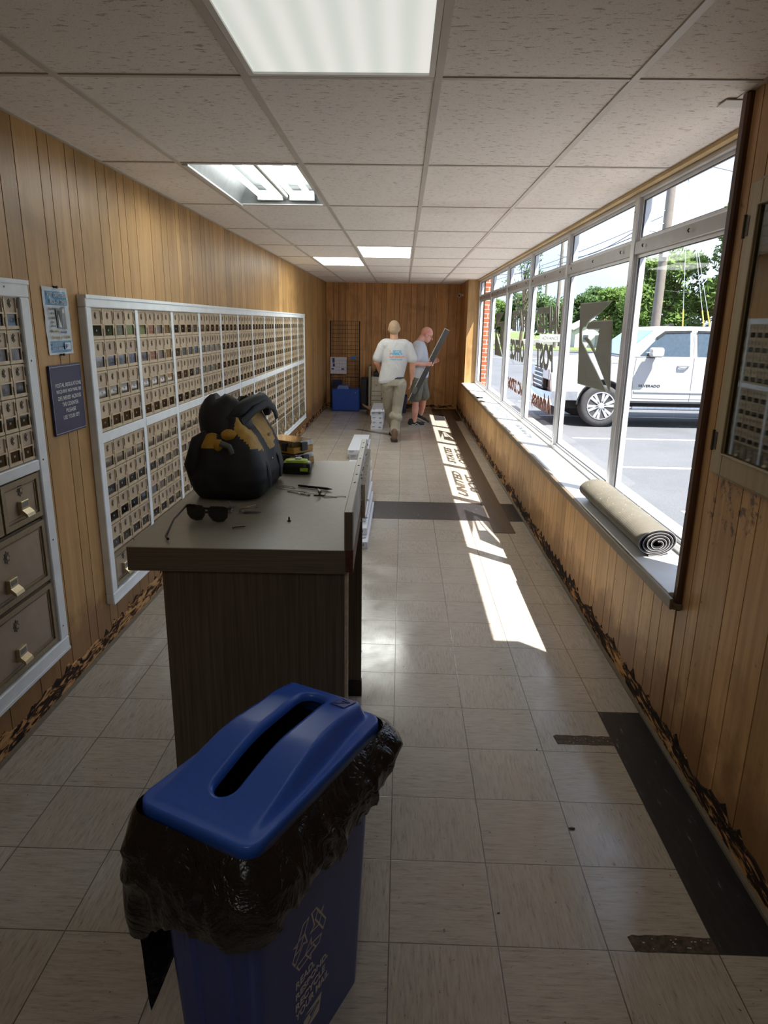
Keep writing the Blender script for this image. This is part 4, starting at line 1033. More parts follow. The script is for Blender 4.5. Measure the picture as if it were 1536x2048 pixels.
# man seen from behind
t1 = thing('person', 'person seen from behind in a light grey printed T-shirt and khaki trousers, walking away', 'person', (-.09, 9.95, 0))
S = [('e', (-.035, .01, 1.595), (.076, .094, .103)), ('e', (-.035, .045, 1.555), (.058, .062, .085)), ('c', (-.035, -.005, 1.54), (-.03, -.02, 1.40), .056, .066),
     ('e', (.043, .012, 1.585), (.012, .022, .032)), ('e', (-.113, .012, 1.585), (.012, .022, .032)), ('c', (-.035, .105, 1.60), (-.035, .122, 1.57), .012, .015),
     ('c', (-.15, 0, 1.36), (.11, 0, 1.36), .078, .078), ('c', (-.02, 0, 1.28), (-.04, 0, 1.03), .11, .10),
     ('c', (-.20, 0, 1.335), (-.275, .0, 1.12), .055, .047), ('c', (-.275, 0, 1.12), (-.20, .10, .935), .046, .030),
     ('c', (.175, 0, 1.335), (.235, -.01, 1.12), .055, .047), ('c', (.235, -.01, 1.12), (.232, .03, .905), .046, .030),
     ('c', (-.08, 0, .82), (-.085, .17, .50), .06, .05), ('c', (-.085, .17, .5), (-.03, .42, .14), .052, .036), ('c', (.05, 0, .82), (.02, .04, .48), .06, .05), ('c', (.02, .04, .48), (0, -.07, .12), .052, .036)]
hand(S, (.230, .035, .90), (-.10, .12, -1), (-1, .1, -.1), .35, 1.0, 1); hand(S, (-.198, .105, .93), (.15, .5, -.8), (1, 0, -.1), .8, 1.0, -1)
blob('body', S, .0062, skA, t1)
S = [('e', (-.035, -.002, 1.607), (.081, .098, .100)), ('e', (-.035, -.035, 1.575), (.070, .065, .075))]
hairA = M_('short_sandy_hair', (.36,.25,.155,1), .85, sc=80, bump=500, bs=.4); blob('hair', S, .006, hairA, t1)
mb = MB(); mb.tube([(.046, .02, 1.60), (.050, .07, 1.602), (.035, .11, 1.60), (-.1, .11, 1.60), (-.118, .07, 1.602), (-.114, .02, 1.60)], .0025, 6); mb.build('eyeglasses', blkp, t1)
def shirt_mat(name, c, prt):
    t = NT(name); v = t.obj(); n = t.noise(t.vmul(v, (1, 1, .4)), 6, 4, .55, 1.2); s = t.n('SeparateXYZ', None, Vector=v)
    col = t.ramp(t.noise(v, 90, 2), [(.3, tuple(x*.92 for x in c)), (.7, c)])
    if prt:
        x, y, z = s.outputs; nz = t.noise(t.vmul(v, (1, .01, 1)), 38, 2, .5)
        def rect(x0, x1, z0, z1, th=.45):
            a = t.math('MULTIPLY', t.math('GREATER_THAN', x, x0), t.math('LESS_THAN', x, x1)); b = t.math('MULTIPLY', t.math('GREATER_THAN', z, z0), t.math('LESS_THAN', z, z1))
            m = t.math('MULTIPLY', t.math('MULTIPLY', a, b), t.math('LESS_THAN', y, 0.0)); return t.math('MULTIPLY', m, t.math('GREATER_THAN', nz, th))
        tri = lambda x0, x1, zt: rect(x0, x1, 1.232, zt, .42)
        for m, cc in ((rect(-.09, .12, 1.195, 1.222), (.62,.24,.15,1)), (tri(-.09, -.06, 1.30), (.60,.28,.17,1)), (tri(-.045, .08, 1.30), (.10,.34,.50,1)), (tri(-.085, .09, 1.262), (.12,.32,.48,1)), (rect(-.075, .09, 1.160, 1.182), (.14,.36,.50,1))):
            col = t.mix(t.math('MULTIPLY', m, .85), col, cc)
    return t.bsdf(col, .9, 0, .1, n, .55, .05)
shA = shirt_mat('light_grey_jersey', (.50,.50,.50), True); shB = shirt_mat('pale_grey_jersey', (.47,.48,.53), False)
def torso(rings, N=28): return ('r', [[(cx+hx*math.cos(2*PI*q/N), cy_+hy*math.sin(2*PI*q/N), z+dz*math.cos(2*PI*q/N)) for q in range(N)] for z, cx, cy_, hx, hy, dz in rings])
S = [torso([(.845, -.075, 0, .165, .115, .03), (.88, -.07, 0, .182, .125, .02), (1.0, -.045, 0, .180, .128, 0), (1.12, -.02, 0, .185, .130, 0), (1.24, -.01, 0, .200, .132, 0), (1.33, -.01, 0, .205, .122, 0), (1.40, -.02, 0, .16, .10, 0), (1.445, -.03, -.005, .08, .075, 0)]),
     ('c', (-.15, 0, 1.362), (.11, 0, 1.360), .095, .095), ('c', (-.19, 0, 1.342), (-.262, 0, 1.18), .080, .074), ('c', (.165, 0, 1.342), (.232, -.005, 1.18), .080, .074)]
blob('t_shirt', S, .009, shA, t1, 6)
khaki = cloth('khaki_canvas', (.30,.275,.215,1), 8, bs=.7)
S = [torso([(.80, -.03, 0, .155, .125, 0), (.86, -.035, 0, .160, .125, 0), (.92, -.04, 0, .155, .118, 0)]), ('c', (.06, -.005, .82), (.035, .035, .50), .105, .080), ('c', (.035, .035, .5), (.005, -.055, .13), .080, .068),
     ('c', (-.115, .0, .82), (-.10, .15, .50), .100, .080), ('c', (-.10, .15, .50), (-.03, .40, .17), .08, .064), ('c', (.045, -.03, .34), (-.02, -.01, .36), .07, .07), ('c', (.0, -.055, .155), (.01, -.055, .14), .075, .078)]
blob('trousers', S, .009, khaki, t1, 3)
mb = MB(); mb.loft([[(-.04+.160*math.cos(a), .121*math.sin(a), z) for a in [2*PI*q/28 for q in range(28)]] for z in (.893, .925)]); mb.build('belt', M_('dark_woven_belt', (.03,.035,.045,1), .7), t1, smooth=True)
brown = M_('brown_boot_leather', (.13,.075,.045,1), .7, sc=30); sole = M_('dark_rubber_sole', (.03,.025,.022,1), .8)
def shoe(parent, c, ang, m_, s_, nm, hi=.11, k=1.0, tilt=0):
    t = bpy.data.objects.new(nm, None); C.objects.link(t); t.parent = parent; t.location = c; t.rotation_euler = (tilt, 0, ang)
    S = [('c', (0, -.045, .052), (0, .12, .040), .040, .034), ('c', (0, .07, .045), (0, .165, .034), .042, .030), ('c', (0, -.05, .06), (0, -.035, hi), .044, .046)]
    o = blob('upper', S, .007, m_, t, 3)
    mb = MB(); P = rr(.048, .142, .045, 6, 0, .06); mb.loft([[(x, y, .0) for x, y in P], [(x*1.03, y, .026) for x, y in P]]); mb.build('sole', s_, t, smooth=True)
    return t
shoe(t1, (0, -.10, 0), .05, brown, sole, 'boot', .15); shoe(t1, (-.03, .42, .035), .1, brown, sole, 'boot', .15, tilt=-.25)
mb = MB(); mb.M = Matrix.Translation((-.17, .13, .87)); mb.bbox(-.035, .03, -.02, .02, -.07, .07, .01); o = mb.build('glove', blkp, t1); o['label'] = 'dark glove on the bent left hand'
# man holding a plank
t2 = thing('person', 'bald person in glasses, grey T-shirt and cargo shorts, looking down at a long plank', 'person', (.0, 11.5, 0))
Rm = Matrix.Translation((.385, 0, 1.50)) @ Matrix.Rotation(.42, 4, 'Y')
def RP(p): return tuple(Rm @ Vector(p))
S = [('e', (0, 0, .02), (.098, .078, .098), Rm), ('e', (.035, 0, -.045), (.065, .058, .075), Rm), ('c', RP((-.03, 0, -.05)), (.27, 0, 1.37), .055, .062),
     ('c', RP((.095, 0, .0)), RP((.118, 0, -.035)), .011, .015), ('c', RP((.075, .0, -.095)), RP((.085, 0, -.095)), .028, .024), ('e', (-.005, -.078, -.015), (.022, .010, .032), Rm), ('e', (-.005, .078, -.015), (.022, .010, .032), Rm),
     ('c', RP((.082, -.035, .018)), RP((.082, .035, .018)), .018, .018), ('c', RP((.083, -.022, -.072)), RP((.083, .022, -.072)), .012, .012),
     ('c', (.255, -.11, 1.295), (.27, .11, 1.295), .075, .075), ('c', (.28, 0, 1.22), (.29, 0, 1.0), .11, .10),
     ('c', (.255, -.16, 1.29), (.215, -.215, 1.045), .056, .045), ('c', (.215, -.215, 1.045), (.375, -.215, 1.025), .045, .030),
     ('c', (.275, .16, 1.29), (.34, .20, 1.04), .056, .045), ('c', (.34, .20, 1.04), (.50, .05, 1.05), .045, .030),
     ('c', (.27, -.09, .78), (.235, -.09, .47), .07, .055), ('c', (.235, -.09, .50), (.238, -.10, .30), .052, .058), ('c', (.238, -.10, .30), (.225, -.10, .08), .058, .036),
     ('c', (.31, .09, .78), (.39, .14, .48), .07, .055), ('c', (.39, .14, .5), (.365, .24, .31), .050, .052), ('c', (.365, .24, .31), (.33, .36, .10), .052, .036)]
hand(S, (.385, -.215, 1.025), (1, .0, .12), (0, 1, .25), 1.15, 1.0, 1); hand(S, (.50, .045, 1.05), (.65, -.55, .35), (-.3, -.8, -.1), .35, 1.0, -1)
blob('body', S, .0062, skB, t2)
mb = MB(); mb.tube([RP((0, -.079, .0)), RP((.07, -.062, .0)), RP((.105, -.045, -.004))], .0025, 6)
for s in (-1, 1): mb.tube([RP((.106, s*(.030+.022*math.cos(a)), -.012+.016*math.sin(a))) for a in [2*PI*k/12 for k in range(13)]], .002, 5)
mb.tube([RP((.108, -.009, -.008)), RP((.108, .009, -.008))], .002, 5); mb.build('eyeglasses', M_('dark_red_frames', (.05,.012,.012,1), .4), t2)
S = [('c', RP((.100, -.010, -.100)), RP((.100, .010, -.100)), .016, .016), ('c', RP((.09, 0, -.118)), RP((.095, 0, -.108)), .014, .012)]
blob('goatee', S, .005, M_('brown_beard', (.09,.045,.03,1), .9, sc=200), t2)
for s in (-1, 1):
    mb = MB(); mb.ell(RP((.092, s*.029, -.008)), (.008, .010, .008)); mb.build('eye', M_('eye_white', (.5,.45,.42,1), .3), t2, smooth=True)
S = [torso([(.80, .29, -.01, .150, .185, .01), (.90, .29, 0, .158, .185, 0), (1.05, .29, 0, .155, .180, 0), (1.2, .275, 0, .145, .180, 0), (1.30, .265, 0, .13, .178, 0), (1.36, .268, 0, .10, .13, 0), (1.395, .275, 0, .066, .075, 0)]),
     ('c', (.252, -.11, 1.312), (.27, .11, 1.312), .096, .096), ('c', (.256, -.145, 1.29), (.228, -.205, 1.13), .082, .078), ('c', (.277, .14, 1.30), (.325, .19, 1.13), .078, .078)]
blob('t_shirt', S, .009, shB, t2, 6)
olive = cloth('grey_olive_canvas', (.155,.155,.125,1), 9, bs=.8)
S = [torso([(.74, .29, 0, .14, .165, 0), (.84, .29, 0, .145, .172, 0)]), ('c', (.265, -.085, .77), (.24, -.095, .49), .110, .098), ('c', (.31, .09, .77), (.385, .13, .50), .105, .095), ('e', (.235, -.195, .60), (.075, .022, .085))]
blob('cargo_shorts', S, .009, olive, t2, 2)
blks = M_('black_canvas_shoe', (.014,.014,.015,1), .75); wsole = M_('pale_rubber_sole', (.36,.34,.32,1), .7)
a = shoe(t2, (.205, -.10, 0), -PI/2+.12, blks, wsole, 'shoe', .09)
mb = MB(); mb.tube([(.045, .10, .03), (.046, .05, .055), (.047, .02, .035), (.046, -.03, .04)], .004, 5); mb.build('side_stripe', trim_w, a)
shoe(t2, (.33, .34, .045), -1.0, blks, wsole, 'shoe', .09, tilt=-.45)
# the plank in his hands
gvin = M_('charcoal_vinyl_plank', (.045,.047,.052,1), .38, sc=12); pwh = M_('pale_plank_edge', (.55,.53,.48,1), .6)
A_, B_ = Vector((.158, 11.30, .43)), Vector((.712, 11.29, 1.575)); ax = (B_-A_).normalized(); M = mtx(ax, (-ax.z, .25, ax.x), A_)
mb = MB(); L = (B_-A_).length; mb.bbox(0, L, -.04, .04, 0, .011, .001); o = mb.build('vinyl_plank', gvin); o.matrix_world = M; tag(o, 'long charcoal plank held upright at a slant by the person in shorts', 'plank')
mb = MB(); mb.box(0, L, .0402, .050, -.002, .013); mb.box(L, L+.008, -.04, .050, -.002, .013); p = mb.build('plank_edge', pwh, o)
# ---------------------------------------------------------------- furniture and boxes at the far end
navyw = M_('dark_navy_wire', (.010,.010,.018,1), .4, .5); cream = M_('cream_enamel', (.52,.48,.36,1), .45, sc=5); creamd = M_('beige_side_panel', (.30,.26,.18,1), .5, sc=5)
t = thing('wire_rack', 'tall dark navy wire grid rack against the far wall behind the blue cabinet', 'rack', (-1.135, 13.80, 0))
for s in (-1, 1):
    mb = MB(); mb.bbox(s*.285-.011, s*.285+.011, -.011, .011, 0, 1.69, .003); mb.build('upright', navyw, t)
mb = MB()
for k in range(22): z = .06+k*.0775; mb.cyl((-.285, 0, z), (.285, 0, z), .0032, n=6)
for x in (-.245, -.10, -.06, .05, .115, .21, .245): mb.cyl((x, .004, .02), (x, .004, 1.688), .003, n=6)
mb.build('wire_grid', navyw, t)
def basket(x0, x1, z0, z1, d=.10):
    mb = MB()
    for z in (z0, (z0+z1)/2, z1): mb.tube([(x0, -.005, z), (x0, -d, z), (x1, -d, z), (x1, -.005, z)], .0025, 5)
    n = int((x1-x0)/.03)
    for k in range(n+1): x = x0+(x1-x0)*k/n; mb.tube([(x, -.005, z0), (x, -d, z0), (x, -d, z1)], .0018, 5)
    mb.build('wire_basket', navyw, t)
basket(-.27, -.02, .38, .60); basket(.02, .27, .38, .62); basket(.03, .26, .62, .95, .06)
mb = MB(); mb.box(-.25, -.05, -.09, -.02, .44, .56); o = mb.build('display_card', M_('dark_navy_card', (.014,.016,.07,1), .5), t)
def sheet(x0, x1, z0, z1, y, lb, nm='leaflet', m_=None, marks=True, ry=0):
    mb = MB(); mb.box(x0, x1, y-.002, y, z0, z1, 0)
    if marks:
        w_, h_ = x1-x0, z1-z0
        mb.box(x0+.12*w_, x0+.26*w_, y-.0026, y-.0021, z0+.66*h_, z1-.06*h_, 1); mb.box(x0+.14*w_, x0+.27*w_, y-.0026, y-.0021, z0+.42*h_, z0+.62*h_, 1)
        mb.box(x0+.06*w_, x0+.22*w_, y-.0026, y-.0021, z0+.25*h_, z0+.33*h_, 1); mb.box(x0+.66*w_, x0+.84*w_, y-.0026, y-.0021, z0+.25*h_, z0+.33*h_, 1)
        for k in range(4): mb.box(x0+.33*w_, x1-.05*w_, y-.0025, y-.0021, z0+(.2+.2*k)*h_, z0+(.212+.2*k)*h_, 2)
        for k in range(3): mb.box(x0+(.33+.2*k)*w_, x0+(.337+.2*k)*w_, y-.0025, y-.0021, z0+.05*h_, z1-.2*h_, 2)
    o = mb.build(nm, [m_ or M_('leaflet_paper', (.62,.60,.66,1), .6, var=.03), M_('leaflet_navy', (.03,.035,.16,1), .5), pgrey]); tag(o, lb, 'paper'); return o
sheet(-1.425, -1.10, .675, 1.0, 13.775, 'white chart sheet with blue blocks hung on the wire rack', 'chart_sheet')
sheet(-1.02, -.91, .96, 1.02, 13.77, 'small blue card clipped to the right side of the wire rack', 'blue_card', M_('bright_blue_card', (.04,.16,.42,1), .5), False)
bl2 = M_('royal_blue_metal', (.012,.060,.30,1), .35, sc=4)
t = thing('blue_cabinet', 'low royal blue metal cabinet standing on the floor in front of the wire rack', 'cabinet', (-1.08, 13.22, 0))
mb = MB(); mb.bbox(-.262, .262, .01, .42, .0, .425, .006); mb.build('cabinet_body', bl2, t)
mb = MB(); mb.bbox(-.250, .250, -.008, .009, .02, .412, .004); d_ = mb.build('cabinet_door', bl2, t)
mb = MB(); mb.lathe([(.010, 0), (.010, .006), (.004, .008)], (0,0,0), 'y', 12); mb.v = [(x+.195, -.008-y, z+.365) for x, y, z in mb.v]; mb.build('lock', steel, d_)
mb = MB(); mb.loft([[(-.17, .03, .425), (.06, .03, .425), (.06, .25, .425), (-.17, .25, .425)], [(-.14, .05, .49), (.05, .05, .49), (.05, .24, .49), (-.14, .24, .49)]]); mb.fix = True; mb.build('slotted_top', bl2, t)
t = thing('shadow_block', 'narrow black block standing for the shadow right of the blue cabinet', 'cabinet', (-.73, 13.55, 0))  # black box shaped to stand for the shadow between the cabinets
mb = MB(); mb.bbox(-.075, .05, 0, .3, 0, .62, .006); mb.build('cabinet_body', blackp, t)
mb = MB(); mb.bbox(-.068, .043, -.01, -.001, .03, .6, .004); mb.build('cabinet_door', blackp, t)
t = thing('drawer_cabinet', 'cream drawer cabinet against the far wall behind the person in khaki trousers', 'cabinet', (-.36, 13.42, 0))
mb = MB(); mb.bbox(-.235, .235, .012, .44, 0, .655, .004); mb.build('cabinet_body', cream, t)
z = .02
for h_, kn in ((.17, 0), (.08, 1), (.075, 1), (.27, 2)):
    mb = MB(); mb.bbox(-.228, .228, -.008, .011, z, z+h_, .003); d_ = mb.build('drawer', cream, t)
    if kn == 1: mb = MB(); mb.bbox(-.03, .03, -.016, -.0085, z+h_*.25, z+h_*.75, .002); mb.build('label_pull', blackp, d_)
    if kn == 2: mb = MB(); mb.ell((-.13, -.02, z+.12), (.016, .014, .016)); mb.build('knob', cream, d_, smooth=True)
    if kn == 0: mb = MB(); mb.bbox(-.09, .0, -.014, -.0085, z+.07, z+.11, .002); mb.build('label_pull', blackp, d_)
    z += h_+.012
t = thing('beige_board', 'upright beige board leaning beside the cream drawer cabinet', 'board', (-.625, 13.42, 0)); mb = MB(); mb.bbox(-.022, .022, 0, .44, 0, .86, .003); mb.build('board', creamd, t)
t = thing('black_printer', 'dark printer box on top of the cream drawer cabinet', 'printer', (-.38, 13.48, .656)); mb = MB(); mb.bbox(-.17, .18, 0, .3, 0, .09, .01); mb.bbox(-.14, .15, .04, .28, .0901, .14, .01); mb.build('printer_body', blackp, t)
mb = MB(); mb.bbox(-.12, .12, -.02, .0, .02, .05, .003); mb.build('paper_slot', gasket, t)
t = thing('dark_blue_tub', 'dark blue plastic tub on the floor between the two people', 'tub', (-.02, 13.3, 0)); mb = MB(); P = lambda k, z: [(x, y, z) for x, y in rrd(.13*k, .2*k, .03, 40)]
mb.loft([P(.85, 0), P(1, .30), P(.95, .30), P(.8, .02)]); mb.build('tub_body', M_('dark_blue_plastic', (.02,.022,.06,1), .4), t, smooth=True); mb = MB(); mb.loft([P(1.04, .301), P(1.04, .318), P(.96, .318), P(.96, .301)], cap0=False, cap1=False); mb.build('rim', M_('dark_blue_rim', (.03,.033,.08,1), .4), t)
# cardboard carton with dark panels
card = M_('brown_cardboard', (.34,.225,.14,1), .85, sc=10)
t = thing('cardboard_box', 'open brown cardboard box holding dark planks on the floor', 'cardboard box', (-.42, 12.85, 0), .15)
mb = MB(); w_, d_, h_ = .20, .26, .13; e = .006
mb.box(-w_, w_, -d_, d_, 0, e); mb.box(-w_, -w_+e, -d_, d_, e, h_); mb.box(w_-e, w_, -d_, d_, e, h_); mb.box(-w_+e, w_-e, -d_, -d_+e, e, h_); mb.box(-w_+e, w_-e, d_-e, d_, e, h_); mb.build('carton', card, t)
for P in ([(-w_,-d_,h_),(-w_,d_,h_),(-w_-.10,d_-.01,h_+.05),(-w_-.10,-d_+.01,h_+.05)], [(w_,-d_,h_),(w_,d_,h_),(w_+.12,d_-.02,h_-.03),(w_+.12,-d_+.02,h_-.03)], [(-w_,-d_,h_),(w_,-d_,h_),(w_-.02,-d_-.11,h_-.05),(-w_+.02,-d_-.11,h_-.05)]):
    mb = MB(); mb.add(P, [(0,1,2,3)]); mb.build('flap', card, t, solid=.004)
for k in range(3):
    mb = MB(); mb.bbox(-.07, .07, -.33, .30, 0, .004, .001); o = mb.build('vinyl_plank', gvin); o.matrix_world = Matrix.Translation((-.36+.02*k, 12.85, .15+.006*k)) @ Matrix.Rotation(-.45, 4, 'Z') @ Matrix.Rotation(.06, 4, 'X')
    tag(o, 'charcoal plank lying across the open cardboard box, %s of the pile' % ('bottom', 'middle', 'top')[k], 'plank', 'planks in the cardboard box')
wbox = M_('white_glossy_carton', (.66,.69,.74,1), .35, var=.02, sc=5); inkb = M_('carton_ink', (.04,.05,.10,1), .5)
def carton(name, lb, x0, x1, y0, y1, z0, h_, grp, rz=0, lid=True):
    t = thing(name, lb, 'carton', ((x0+x1)/2, (y0+y1)/2, z0), rz, grp); hx, hy = (x1-x0)/2, (y1-y0)/2
    mb = MB(); mb.bbox(-hx, hx, -hy, hy, 0, h_, .003); o = mb.build('carton_body', wbox, t)
    mb = MB(); f = -hy-.0008
    mb.box(-hx*.82, -hx*.25, f, f+.0005, h_*.62, h_*.72); mb.box(-hx*.82, -hx*.4, f, f+.0005, h_*.40, h_*.46)
    for k in range(6): mb.box(hx*(.35+.07*k), hx*(.35+.07*k)+hx*.04, f, f+.0005, h_*.38, h_*.74)
    mb.build('printed_label', inkb, t)
    mb = MB(); mb.box(-.0008, .0008, -hy, hy, h_, h_+.0006); mb.build('lid_seam', M_('seam_grey', (.4,.42,.45,1), .5), t); return t
for k, (dx, y0) in enumerate(((0, 8.46), (-.018, 8.44))): carton('long_carton', '%s long white carton of the pair on the floor beyond the counter' % ('lower', 'upper')[k], -.645+dx, -.425+dx, y0, y0+1.22, .062*k, .060, 'pair of long white cartons beyond the counter')
for k in range(5): carton('long_carton', '%s white carton of the stepped stack against the window side of the counter' % ('bottom', 'second lowest', 'middle', 'second highest', 'top')[k], -.47-.014*k, -.232-.016*k, (4.93, 5.10, 5.27, 5.50, 5.75)[k], (4.93, 5.10, 5.27, 5.50, 5.75)[k]+1.22, .058*k, .056, 'stepped stack of white cartons beside the counter')
for k in range(4): carton('long_carton', '%s white carton of the stack by the foot of the person in khaki trousers' % ('bottom', 'second lowest', 'second highest', 'top')[k], -.475+(-.012, .0, -.006, -.02)[k], -.285+(-.012, .0, -.006, -.02)[k], 10.95+.02*k, 12.17+.02*k, .072*k, .070, 'stack of white cartons by the cardboard box')
mb = MB(); r_ = random.Random(8); n = 18; P = [(-.10+.2*k/n, 0, .03+.03*r_.random()) for k in range(n+1)]
mb.add([(x, 0, 0) for x, _, _ in P]+[(x, -.02*r_.random(), z) for x, _, z in P], [(k, k+1, n+2+k, n+1+k) for k in range(n)]); o = mb.build('torn_white_wrapping', wbox, solid=.002); o.location = (-.37, 10.97, .289); o.rotation_euler = (-1.0, 0, .1); tag(o, 'torn flap of white wrapping on top of the carton stack', 'wrapping')
mb = MB(); mb.bbox(-.085, .085, -.02, .02, 0, .004, .001); o = mb.build('white_strip', wbox); o.location = (-.635, 8.20, .0005); tag(o, 'short flat white strip on the floor just beyond the counter', 'strip')
mb = MB(); mb.bbox(-.36, .36, -.062, .062, 0, .004, .001); o = mb.build('vinyl_plank', M_('grey_brown_plank', (.10,.09,.085,1), .3)); o.location = (-.42, 10.71, .0005); o.rotation_euler = (0, 0, -.72); tag(o, 'loose grey plank lying flat on the floor left of the brown boot', 'plank')
mb = MB(); mb.bbox(.795, .975, 5.42, 13.85, .0005, .004, .0015); mb.build('vinyl_runner', None or wood_mat('grey_brown_vinyl_runner', (.115,.090,.070,1), (.08,.062,.05,1), stain=False, axis='y', rough=.32)); o = bpy.data.objects['vinyl_runner']; tag(o, 'long grey-brown vinyl strip laid along the floor by the window wall', 'floor strip')
# glue patches left on the tiles
gl_m = M_('old_brown_glue', (.075,.05,.032,1), .75, var=.6, sc=60, bump=120, bs=.6, bd=.002)
for lb, x0, x1, y0, y1, sd in (('brown glue patch on the floor beside the far end of the near black strip', .668, .915, 2.472, 2.540, 1), ('brown glue patch on the floor at the near end of the black strip', .672, .915, 1.508, 1.565, 2)):
    r_ = random.Random(sd); P = []
    for k in range(14): P.append((x0+(x1-x0)*k/13, y0+.004*r_.random()))
    for k in range(14): P.append((x1-(x1-x0)*k/13, y1-.006*r_.random()))
    P[0] = (x0+.012, y0); P[-1] = (x0+.004, y1-.01)
    mb = MB(); mb.prism(P, lambda a, b, d: (a, b, d), .0002, .0014); mb.mi = 1
    for k in range(16): x, y = r_.uniform(x0+.01, x1-.01), r_.uniform(y0+.008, y1-.012); s = r_.uniform(.002, .006); mb.box(x, x+s, y, y+s*.7, .0014, .0022)
    o = mb.build('glue_patch', [gl_m, rawp]); tag(o, lb, 'glue patch')
# keys and scraps on the far sill
t = thing('key_bunch', 'small bunch of keys on the far end of the white window sill', 'keys', (1.13, 9.85, ZS), .4)
for k in range(3): mb = MB(); mb.M = Matrix.Rotation(k*.9, 4, 'Z'); mb.bbox(.0, .09, -.012, .012, .001+.004*k, .004+.004*k, .001); mb.build('key', pobd, t)
mb = MB(); mb.bbox(-.05, .03, -.03, .03, .0, .02, .005); mb.build('key_fob', blkp, t)
mb = MB(); mb.bbox(-.03, .03, -.05, .05, 0, .008, .003); o = mb.build('folding_knife', pobd); o.location = (1.11, 9.45, ZS+.0005); o.rotation_euler = (0, 0, .4); tag(o, 'small dark folded knife lying on the far sill in front of the keys', 'knife')
# crumbs on the floor
for k, (x, y, s) in enumerate(((.62, 1.98, .012), (.585, 2.43, .006), (-.64, 1.52, .011), (.53, 3.1, .005), (-.18, 3.25, .005), (.32, 1.62, .005))):
    mb = MB(); mb.ell((0, 0, s*.25), (s, s*.5, s*.25), 8, 5); o = mb.build('dirt_crumb', gasket); o.location = (x, y, .0003); o.rotation_euler = (0, 0, k*1.3)
    o['category'] = 'crumb'; o['group'] = 'dark crumbs scattered on the floor tiles'; o['label'] = ['dark crumb on the floor left of the near black strip', 'tiny crumb beside the far glue patch', 'dark crumb on the floor left of the blue bin', 'tiny crumb at the near tip of the sunlit patch', 'tiny crumb by the far panel of the counter', 'tiny crumb on the floor right of the blue bin'][k]
# ---------------------------------------------------------------- outside: ground, kerb, brick pier
ZG = -.18
def make_asphalt():
    t = NT('asphalt'); p = t.pos(); n1 = t.noise(p, 60, 4, .7); n2 = t.noise(p, .5, 4, .6)
    c = t.ramp(n1, [(.3, (.085,.09,.10)), (.7, (.15,.158,.172))]); c = t.mix(t.ramp(n2, [(.45, (0,0,0)), (.7, (.5,.5,.5))]), c, (.065,.072,.085,1))
    return t.bsdf(c, .75, 0, .35, n1, .3, .004)
asph = make_asphalt(); conc = M_('pale_concrete', (.40,.36,.31,1), .8, var=.08, sc=3, world=True, bump=60)
grassm = M_('grass', (.12,.16,.045,1), .9, var=.3, sc=.8, world=True); paint = M_('white_road_paint', (.72,.72,.72,1), .6, var=.05)
mb = MB(); mb.box(-30, 26, -30, 56, ZG-.3, ZG); mb.v = [(x, y, z) for x, y, z in mb.v]
mb = MB(); mb.box(XG+.12, 26, -30, 54, ZG-.3, ZG); mb.build('ground', asph, kind='structure')
mb = MB(); mb.box(XG+.1, 160, 54, 190, ZG-.3, ZG+.04); mb.box(26, 160, -30, 54, ZG-.3, ZG+.04); mb.build('ground_grass', grassm, kind='structure')
mb = MB(); mb.bbox(XG+.16, 2.57, -6, 26, ZG, ZG+.12, .015); mb.build('sidewalk', conc, kind='structure')
mb = MB()
for y in (-.45, 2.0, 4.45, 6.9, 9.2, 11.65, 14.6, 17.4): mb.box(2.95, 7.7, y-.045, y+.045, ZG+.0005, ZG+.003)
mb.box(2.2, 25, 40.5, 40.62, ZG+.0005, ZG+.003)
mb.build('road_markings', paint, kind='structure')
def make_brick():
    t = NT('red_brick'); p = t.pos(); s = t.n('SeparateXYZ', None, Vector=p); q = t.n('CombineXYZ', None, X=t.math('ADD', s.outputs[0], s.outputs[1]), Y=s.outputs[2])
    b = t.n('TexBrick', None, Vector=q, Color1=(.42,.13,.07,1), Color2=(.33,.095,.05,1), Mortar=(.55,.50,.45,1), Scale=1.0)
    for k, v in (('Mortar Size', .006), ('Brick Width', .21), ('Row Height', .074), ('Bias', 0)): b.inputs[k].default_value = v
    return t.bsdf(b.outputs[0], .85, 0, .2)
brick = make_brick()
mb = MB(); mb.box(XG+.08, 1.60, 12.48, 13.2, ZG, H+.12); mb.box(XG+.08, 1.70, 1.7, 2.46, ZG, H+.12); mb.box(XG+.08, XG+.2, -2, 2.0, ZG, H+.12); mb.box(XG+.08, XG+.2, 13.0, 14.2, ZG, H+.12)
mb.box(XG+.079, XG+.15, 2.4, 12.5, ZG, ZS-.03)
mb.build('wall_outside', brick, kind='structure')
# ---------------------------------------------------------------- pickup truck (nose to the building)
wpaint = M_('white_truck_paint', (.40,.42,.44,1), .22, var=.02, sc=2, spec=.6); carglass = M_('dark_car_glass', (.05,.075,.10,1), .06, spec=.9); chrome = M_('chrome', (.62,.64,.67,1), .12, 1.0)
wsg = M_('blue_windscreen', (.16,.30,.46,1), .08, spec=.8); tyre_m = M_('tyre_rubber', (.055,.055,.058,1), .8, var=.2, sc=30); alloy = M_('silver_alloy', (.62,.63,.65,1), .25, .6); underm = M_('black_underbody', (.015,.015,.016,1), .8)
TX, TY = 2.70, 13.0
t = thing('pickup_truck', 'white pickup truck parked nose-in outside the window', 'truck', (TX, TY, ZG))
W = 2.0
def arch(cx, r, zb):
    P = []
    for k in range(15):
        a = PI-PI*k/14; z = .42+r*math.sin(a); P.append((cx+r*math.cos(a), max(z, zb)))
    return P
